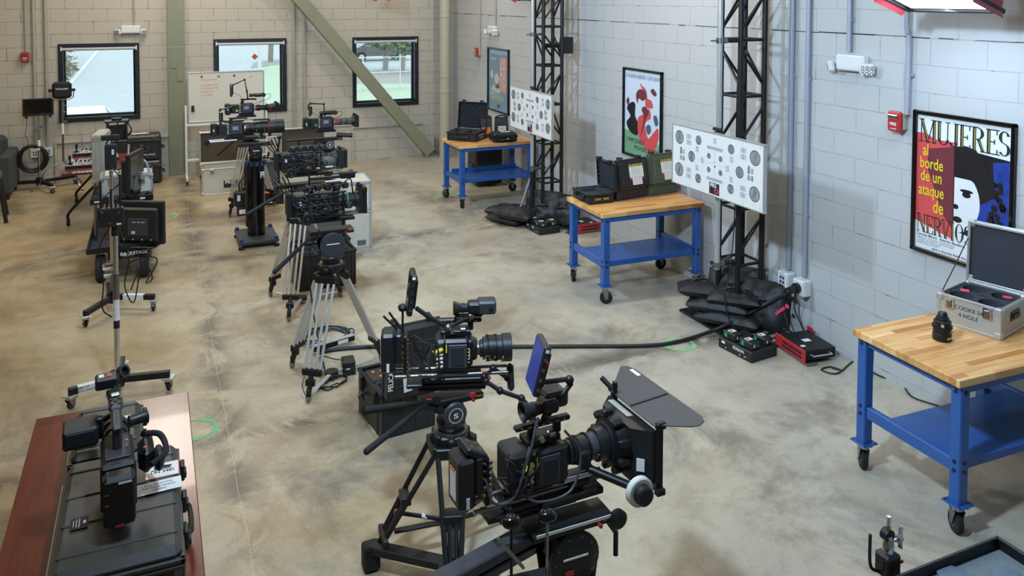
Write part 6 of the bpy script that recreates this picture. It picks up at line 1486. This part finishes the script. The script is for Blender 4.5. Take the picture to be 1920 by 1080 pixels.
for k in range(6): m.lathe((.09+.03*math.cos(k),-.12,.50+.03*math.sin(k)),(0,-1,0),[(0,.006),(.008,.005)],8)
m.put('control_cluster', tG)
t = thing('slider_beam', 'dark blue-black metal beam running off the bottom edge below the nearest camera', 'beam', (0,0,0))
m = MB('dark_grey').bar((-3.77,-11.79,.76),(-4.60,-12.00,.74),.085,.05,.006); m.use('black_gloss').bar((-3.77,-11.81,.715),(-4.60,-12.02,.695),.06,.035,.004); m.put('extrusion', t)
MB(bm_).box((-3.765,-11.80,.74),(.03,.11,.12),.006).put('end_bracket', t)
t = thing('knob_panel', 'black unit with ball-topped levers at the bottom edge before the nearest camera', 'control unit', (-3.98,-12.10,.78), -.1)
m = MB(bp).box((0,0,-.02),(.20,.12,.07),.008); m.use('paper')
for k in range(5): m.box((-.075+.035*k,-.02,.016),(.022,.03,.003))
m.put('body', t)
for x, y, h, c in ((-.06,0,.26,bm_),(.09,.02,.24,'steel')): MB(c).cyl((x,y,.01),(x+.0,y,h-.02),.006).use('black_gloss').ball((x,y,h),.034,(1.15,1,.75),16,10).put('ball_lever', t)
MB('steel').bar((-.12,-.02,.22),(-.02,-.03,.09),.012,.012,.003).put('thin_lever', t)
cG, z = box_camera('nearest camera with round matte box, big flag and white focus wheel', (-3.785,-11.77,.84), .03, True, True, 8)
lens(cG, .125, z, [(.02,.04,'steel'),(.02,.05,bp),(.03,.055,bm_),(.05,.056,bp),(.04,.056,'dark_grey'),(.05,.07,bp),(.04,.085,bp)], [(.19,.057),(.24,.058)], [(.2,.0558,'off_white'),(.225,.0568,'yellow'),(.25,.0575,'yellow'),(.275,.0568,'yellow')], seed=6)
m = MB(bm_).lathe((.345,0,z),(1,0,0),[(0,.085),(.01,.105),(.03,.112),(.06,.112),(.07,.09)],30)
for k in range(9):
    a = 2*PI*k/9; m.box((.37,.118*math.cos(a),z+.118*math.sin(a)),(.05,.03,.03),.006, rx=a)
m.put('matte_box_ring', cG)
mb = MB(bp).prism([(.40,.11),(.47,.175),(.49,.175),(.49,-.175),(.47,-.175),(.40,-.11)], z-.13, z+.10).put('matte_box', cG)
m = MB(bm_)
for s in (-1,1): m.box((.505,s*.178,z-.02),(.035,.012,.29),.003).box((.505,0,z-.02+s*.142),(.035,.37,.012),.003)
for sy in (-1,1):
    for sz in (-1,1): m.box((.505,sy*.185,z-.02+sz*.145),(.045,.03,.03),.005)
m.cyl((.47,.12,z+.14),(.47,.12,z+.19),.012); m.cyl((.49,.17,z+.13),(.46,.22,z+.17),.012); m.put('matte_frame', mb)
MB('paper').box((.43,-.147,z-.05),(.035,.003,.055), rz=-.75).put('frame_label', mb, smooth=False)
MB('alu_dull').box((.455,.05,z+.103),(.03,.16,.004), ry=.1).put('pale_bracket', mb)
M = S3((.47,0,z+.128)) @ Matrix.Rotation(-.06,4,'Y'); m = MB('dark_grey', M).prism([(0,-.18),(.13,-.27),(.17,-.28),(.205,-.265),(.22,-.23),(.215,.27),(.20,.315),(.175,.33),(.15,.31),(0,.15)], 0, .004); m.use('black_metal').box((.105,.0,.005),(.20,.014,.006),.002).use('paper').box((.195,.24,.0045),(.018,.07,.001)).put('top_flag', cG)
MB(bm_).bar((.22,-.05,z-.06),(.36,-.20,z-.10),.03,.03,.006).box((.21,-.05,z-.02),(.05,.04,.08),.008).put('focus_arm', cG)
MB('off_white').lathe((.375,-.205,z-.11),(0,-1,0),[(0,.055),(.004,.062),(.026,.062),(.03,.056)],32).use(bp).lathe((.375,-.236,z-.11),(0,-1,0),[(0,.042),(.03,.04),(.035,.034)],26).put('focus_wheel', cG)
field_mon(cG, (-.0,-.02,z+.42), .15, .21, .25, -.25, 'screen_blue', .03); MB('red').cyl((.0,-.105,z+.46),(.0,-.11,z+.46),.006).put('tally_lamp', cG)
m = MB(bm_).tube([(.03,-.02,z+.34),(.14,-.02,z+.33),(.16,-.02,z+.31),(.02,-.05,z+.20)],.011,8,0); m.put('monitor_arm', cG)
for p in ((.15,-.02,z+.325),(.02,-.05,z+.20)): MB(bm_).ball(p,.02,n=12,m=8).put('arm_joint', cG)
evf(cG, (-.02,-.02,z+.235), .12, .03); MB('dark_grey').box((.09,.02,z+.25),(.11,.10,.07),.012).put('finder_box', cG)
for k, p in enumerate(([(-.02,-.06,z+.22),(-.08,-.10,z+.10),(-.16,-.12,z-.05),(-.24,-.10,z-.06),(-.26,-.07,z+.02)],[(.10,-.07,z+.14),(.16,-.10,z+.05),(.10,-.13,z-.08),(-.04,-.12,z-.10),(-.12,-.09,z-.06)],[(-.03,-.06,z+.2),(-.10,-.11,z+.0),(-.13,-.10,z-.06)])): MB('dark_grey').tube(p,.0055,8,6).put('cable', cG)
MB(bp, S3((-.29,-.0,z+.12)) @ Matrix.Rotation(.5,4,'Y')).box((0,0,0),(.10,.11,.03),.006).use('brass').box((-.02,-.02,.0155),(.012,.02,.002)).box((.02,-.02,.0155),(.012,.02,.002)).box((-.02,.03,.0155),(.012,.02,.002)).box((.02,.03,.0155),(.012,.02,.002)).put('charge_block', cG)
MB(bm_).box((.14,0,z-.16),(.30,.16,.03),.005).box((.18,-.02,z-.11),(.10,.10,.03),.006).put('extension_plate', cG)
MB('chrome').cyl((.10,-.06,z-.08),(.28,-.06,z-.08),.014).put('polished_rod', cG)
# ------------------------------------------------------------------ near table: two cases and a handheld camera
t, lid, H = hard_case('larger closed black case with UN 3481 label on the cherry table', (-5.38,-11.25,TZ), PI/2, .80, .455, .16, .06, None, mat='black_case_glare', ribs=4, latch=3, side_handle=True, group='black cases on the cherry table')
M = S3((.10,-.135,.221+.0052)) @ Matrix.Rotation(-PI/2,4,'Z')
M1 = S3((.155,-.155,.2265)) @ Matrix.Rotation(-PI/2+.0,4,'Z'); 
m = MB('red', M1).box((0,0,0),(.135,.115,.001)); m.use('paper').box((0,0,.0006),(.127,.107,.001)); m.use('ink').text('UN 3481',(0,-.022,.0013),X3,Y3,.018,align='CENTER',bold=.03)
m.flat([(-.03,.008),(.03,.008),(.04,.03),(.01,.034),(0,.045),(-.012,.034),(-.035,.03)], lambda a,b: V(a,b,.0013)); m.flat([(-.045,-.001),(-.01,-.001),(-.01,.006),(-.045,.006)], lambda a,b: V(a,b,.0013)); m.flat([(.0,-.001),(.04,-.001),(.04,.004),(0,.004)], lambda a,b: V(a,b,.0013)); m.use('ink_lines').text('Telephone number',(0,-.044,.0013),X3,Y3,.006,align='CENTER'); m.put('hazard_label', lid, smooth=False)
M1 = S3((.035,-.14,.2265)) @ Matrix.Rotation(-PI/2+.04,4,'Z')
m = MB('paper', M1).box((0,0,0),(.175,.085,.001)); m.use('ink_grey').text('Sony PXW-FX6',(0,.015,.001),X3,Y3,.012,align='CENTER',bold=.02).text('Full Frame Cinema',(0,-.005,.001),X3,Y3,.012,align='CENTER',bold=.02).text('Camera',(0,-.025,.001),X3,Y3,.012,align='CENTER',bold=.02); m.put('name_label', lid, smooth=False)
M1 = S3((-.10,.14,.2265)) @ Matrix.Rotation(-PI/2,4,'Z'); m = MB('ink', M1).box((0,0,0),(.06,.075,.001)); m.use('white').box((.018,0,.001),(.008,.02,.001)).box((-.01,0,.001),(.002,.05,.0006)).box((-.0,0,.001),(.002,.055,.0006)).box((-.02,0,.001),(.002,.04,.0006)); m.put('black_label', lid, smooth=False)
m = MB('white', S3((.245,.04,.227)) @ Matrix.Rotation(-PI/2,4,'Z')); m.text('JAG',(0,0,0),X3,Y3,.02,bold=.03); m.put('stencil', lid, smooth=False)
t, lid, H = hard_case('smaller closed black case behind the larger one on the cherry table', (-5.455,-10.585,TZ), PI/2, .48, .30, .16, .06, None, mat='black_case_glare', ribs=3, side_handle=True, group='black cases on the cherry table')
MB('paper', S3((.0,-.08,.2265)) @ Matrix.Rotation(-PI/2,4,'Z')).box((0,0,0),(.10,.10,.001)).put('paper_label', lid, smooth=False)
# camcorder pointing away, local +x = lens direction
t = thing('handheld_camera', 'compact black camera with top handle standing on the cases of the cherry table', 'camera', (-5.385,-11.33,TZ+.227), PI/2+.06)
MB(bm_).box((-.02,0,.03),(.14,.07,.06),.008).put('mounting_plate', t)
z = .155
m = MB(bp).box((.05,0,z),(.26,.12,.15),.02); m.use('dark_grey').box((.05,.0,z+.078),(.18,.09,.008),.003); m.use('steel')
for x in (-.02,.03,.08):
    for y in (-.035,.035): m.lathe((x,y,z+.08),(0,0,1),[(0,.006),(.004,.005)],8)
m.put('body', t)
m = MB(bm_).box((-.10,0,z),(.03,.125,.18),.01); m.put('battery_adapter', t)
m = MB(bp).box((-.16,0,z-.01),(.07,.11,.19),.014); m.use('black_metal').box((-.198,0,z-.01),(.006,.10,.17),.003); m.use('brass').box((-.2015,.042,z+.03),(.002,.012,.006)).box((-.2015,.042,z-.01),(.002,.012,.006)); m.use('paper').box((-.2015,-.02,z+.065),(.001,.045,.008)); m.use('red').box((-.2015,0,z-.095),(.003,.03,.008)); m.put('battery', t)
lens(t, .18, z, [(.02,.04,'steel'),(.03,.046,bp),(.05,.042,bm_),(.05,.048,bp),(.04,.056,bp)])
m = MB('body_grey').box((.14,0,z+.165),(.26,.042,.026),.01).box((.22,0,z+.172),(.10,.055,.03),.012).box((.04,0,z+.12),(.04,.035,.09),.008).box((.27,0,z+.12),(.03,.03,.08),.008); m.use('steel').box((.27,0,z+.19),(.025,.04,.016),.006); m.use(bp)
for x, y in ((.19,.015),(.19,-.015),(.215,0),(.235,.015),(.235,-.015)): m.lathe((x,y,z+.187),(0,0,1),[(0,.007),(.004,.006)],10)
for x in (.06,.09,.12): m.lathe((x,0,z+.178),(0,0,1),[(0,.004),(.0015,.003)],8)
m.put('top_handle', t)
m = MB(bp).box((.25,.13,z+.07),(.12,.13,.08),.008); m.use('ink').box((.20,.13,z+.07),(.03,.11,.06),.004); m.put('monitor_hood', t)
MB(bm_).cyl((.24,.02,z+.12),(.24,.10,z+.09),.012).box((.24,.06,z+.08),(.03,.03,.09),.006).put('monitor_hinge', t)
m = MB(bp).box((.09,-.105,z-.0),(.13,.06,.11),.025).ball((.04,-.15,z+.0),.045,(1.4,.5,1)); m.use('red').lathe((.03,-.10,z+.058),(0,0,1),[(0,.008),(.004,.007)],12); m.use('rubber').tube([(.15,-.09,z+.06),(.13,-.16,z+.05),(.02,-.175,z+.03),(-.02,-.12,z+.01)],.012,8,5); m.put('hand_grip', t)
m = MB(bm_).bar((.27,.0,z+.14),(.36,.02,z+.17),.03,.03,.005).bar((.31,.0,z+.15),(.38,-.01,z+.18),.03,.03,.005); m.put('accessory_arm', t)
m = MB(bp).box((.40,.03,z+.20),(.07,.09,.05),.008); m.use('paper').box((.40,.05,z+.226),(.03,.02,.001)); m.use('red').box((.40,.02,z+.226),(.03,.02,.001)); m.put('receiver_box', t)
o = MB(bp).lathe((.44,-.03,z+.21),(-.6,-.6,.4),[(-.02,.02),(.0,.028),(.02,.028),(.021,.018),(.0,.017)],20).bar((.40,.0,z+.20),(.435,-.02,z+.21),.03,.03,.006); o.put('mic_holder', t)
m = MB(bp).lathe((.12,-.075,z+.14),(.3,-1,0),[(-.03,.022),(.03,.022),(.04,.026)],18); m.put('mic_clamp', t)
# ------------------------------------------------------------------ bottom right corner
t = thing('light_stand', 'stand tip with pin and wing knob rising at the bottom right', 'stand', (-2.68,-12.60,0))
m = MB('steel').cyl((0,0,.30),(0,0,.82),.018).put('tube', t)
MB('brass').cyl((0,0,.92),(0,0,.975),.008).use('chrome').cyl((0,0,.97),(0,0,1.005),.0085).put('pin', t)
MB('chrome').lathe((0,0,.80),(0,0,1),[(0,.026),(.05,.026),(.055,.022),(.10,.022),(.11,.016),(.13,.014)],18).put('socket', t)
m = MB('black_metal').lathe((0,.02,.93),(.0,-1,0),[(0,.024),(.03,.024)],16); m.put('collar', t)
m = MB('chrome').cyl((.02,0,.90),(.06,0,.90),.006); m.bar((.065,0,.86),(.065,0,.95),.012,.02,.005); m.lathe((.05,0,.90),(1,0,0),[(0,.014),(.02,.012)],12); m.put('wing_knob', t)
MB(bp).box((.0,0,.82),(.07,.07,.09),.008).use('red').box((.03,-.036,.84),(.02,.002,.012)).put('base_block', t)
MB(bm_).tube([(-.04,0,.80),(-.08,0,.82),(-.095,0,.86),(-.095,0,.96)],.006,8,3).put('hook', t)
for a in (.6,1.6,2.6): MB('steel').tube([(0,0,.55),(.12*math.cos(a),.12*math.sin(a),.3),(.24*math.cos(a),.24*math.sin(a),.01)],.011,8,0).put('leg', t)
t = thing('carpeted_cart', 'black-rimmed cart top lined with grey carpet in the bottom right corner', 'cart', (-2.55,-13.10,0))
m = MB(); tray_(m, .80, -.43, .43, .775, 'carpet_light'); m.put('tray', t)
for sx in (-1,1):
    for sy in (-1,1): MB(bm_).cyl((sx*.36,sy*.38,.06),(sx*.36,sy*.38,.76),.015).put('upright', t); MB('rubber').lathe((sx*.36-.015,sy*.38,.05),(1,0,0),[(0,.04),(.004,.05),(.026,.05),(.03,.04)],18).put('caster', t)
MB(bm_).box((0,0,.25),(.78,.84,.03),.004).put('lower_shelf', t)
for k, (px, py, n) in enumerate(((1785,1080,'left'),(1893,1084,'right'))):
    p = G(px,py,.785); tag(MB('ink_grey').lathe((0,0,0),(0,0,1),[(0,.05),(.01,.055),(.013,.05),(.0135,.02)],26).put('round_cap'), '%s round blue-grey cap lying on the carpeted cart in the bottom right corner' % n, 'cap', 'caps on the carpeted cart', (p.x,p.y,.782))
# ------------------------------------------------------------------ hanging light fixtures
def fixture(label, loc, rz, ry, w=.66, d=.32):
    t = thing('light_fixture', label, 'light', loc, rz, 'red hanging light fixtures', ry=ry)
    m = MB('red_body').box((0,0,.10),(d*.8,w*.8,.14),.02); m.box((0,0,.02),(d,w,.06),.006); m.put('housing', t)
    m = MB('black_metal')
    for s in (-1,1): m.box((s*d/2,0,-.02),(.02,w+.04,.03),.004).box((0,s*(w/2+.01),-.02),(d,.02,.03),.004)
    m.put('frame', t)
    for s in (-1,1): MB('red_body').bar((0,s*(w/2+.0),-.0),(0,s*(w/2+.035),-.07),d*.9,.004).put('barn_door', t)
    MB('lamp_glow').box((0,0,-.013),(d*.86,w*.92,.004)).put('diffuser', t, smooth=False)
    MB('cable').tube([(-d/2,-.1,-.02),(-d/2-.02,-.02,-.07),(-d/2,.06,-.02)],.005,6,5).put('cable_loop', t)
    MB('black_metal').cyl((0,0,.16),(0,0,1.2),.02).put('hanger', t)
    return t
fixture('red-bodied light panel hanging over the near bench at the top right', (-.62,-11.12,2.99), .0, .35)
fixture('red-bodied light panel hanging before the far truss at the top edge', (-.60,-4.62,3.03), .3, .4, .30, .22)
fixture('red-bodied light panel hanging before the right window at the top edge', (-1.80,-1.6,3.03), .3, .3, .36, .25)
# ------------------------------------------------------------------ lamps and sky
def area(name, loc, target, size, energy, col, shape='RECTANGLE', sy=None):
    l = bpy.data.lights.new(name, 'AREA'); l.energy = energy; l.color = col; l.shape = shape; l.size = size; l.size_y = sy or size
    o = bpy.data.objects.new(name, l); C.objects.link(o); o.location = loc
    o.rotation_euler = (Vector(target)-Vector(loc)).to_track_quat('-Z','Y').to_euler(); return o
COOL = (.56,.76,1.0); WARM = (1.0,.84,.62); NEUT = (1.0,.93,.82)
area('cool_lamp', (-4.6,-12.2,4.0), (0,-9.3,1.6), .26, 480, COOL, sy=.3)
area('cool_lamp', (-4.6,-7.6,4.0), (0,-5.4,1.4), .26, 330, COOL, sy=.3)
area('cool_lamp', (-.62,-11.12,2.93), (-.9,-10.6,0), .28, 26, COOL, sy=.58)
area('ceiling_lamp', (-.9,-8.0,5.0), (-.4,-8.2,0), .6, 110, WARM)
area('spot_lamp', (-.5,-3.0,4.4), (-2.6,0,1.4), .18, 75, NEUT)
area('ceiling_lamp', (-8.8,-5.0,5.2), (-7.6,-4.6,0), 1.3, 190, WARM, sy=.5)
area('ceiling_lamp', (-5.1,-2.0,5.2), (-5.1,-2.2,0), 1.0, 230, NEUT, sy=2.0)
area('ceiling_lamp', (-3.2,-3.0,5.2), (-3.2,-3.6,0), 1.3, 90, WARM, sy=.5)
area('ceiling_lamp', (-3.4,-9.0,5.2), (-3.4,-9.0,0), 1.3, 34, NEUT, sy=.5)
area('ceiling_lamp', (-6.6,-10.5,5.2), (-6.2,-10.5,0), 1.3, 45, WARM, sy=.5)
w = bpy.data.worlds.new('world'); bpy.context.scene.world = w; w.use_nodes = True
nt = w.node_tree; bg = nt.nodes['Background']; sky = nt.nodes.new('ShaderNodeTexSky')
sky.sky_type = 'NISHITA'; sky.sun_disc = False; sky.sun_elevation = math.radians(38); sky.sun_rotation = math.radians(160)
mx = nt.nodes.new('ShaderNodeMixRGB'); mx.inputs[0].default_value = .8; mx.inputs[2].default_value = (1.0,.98,.96,1)
sc_ = nt.nodes.new('ShaderNodeVectorMath'); sc_.operation = 'SCALE'; sc_.inputs['Scale'].default_value = .12
nt.links.new(sky.outputs[0], sc_.inputs[0]); nt.links.new(sc_.outputs[0], mx.inputs[1]); nt.links.new(mx.outputs[0], bg.inputs[0]); bg.inputs[1].default_value = 4.9
s = bpy.context.scene
s.view_settings.view_transform = 'Standard'; s.view_settings.look = 'None'; s.view_settings.gamma = 1; s.view_settings.use_curve_mapping = False
s.view_settings.exposure = -.9
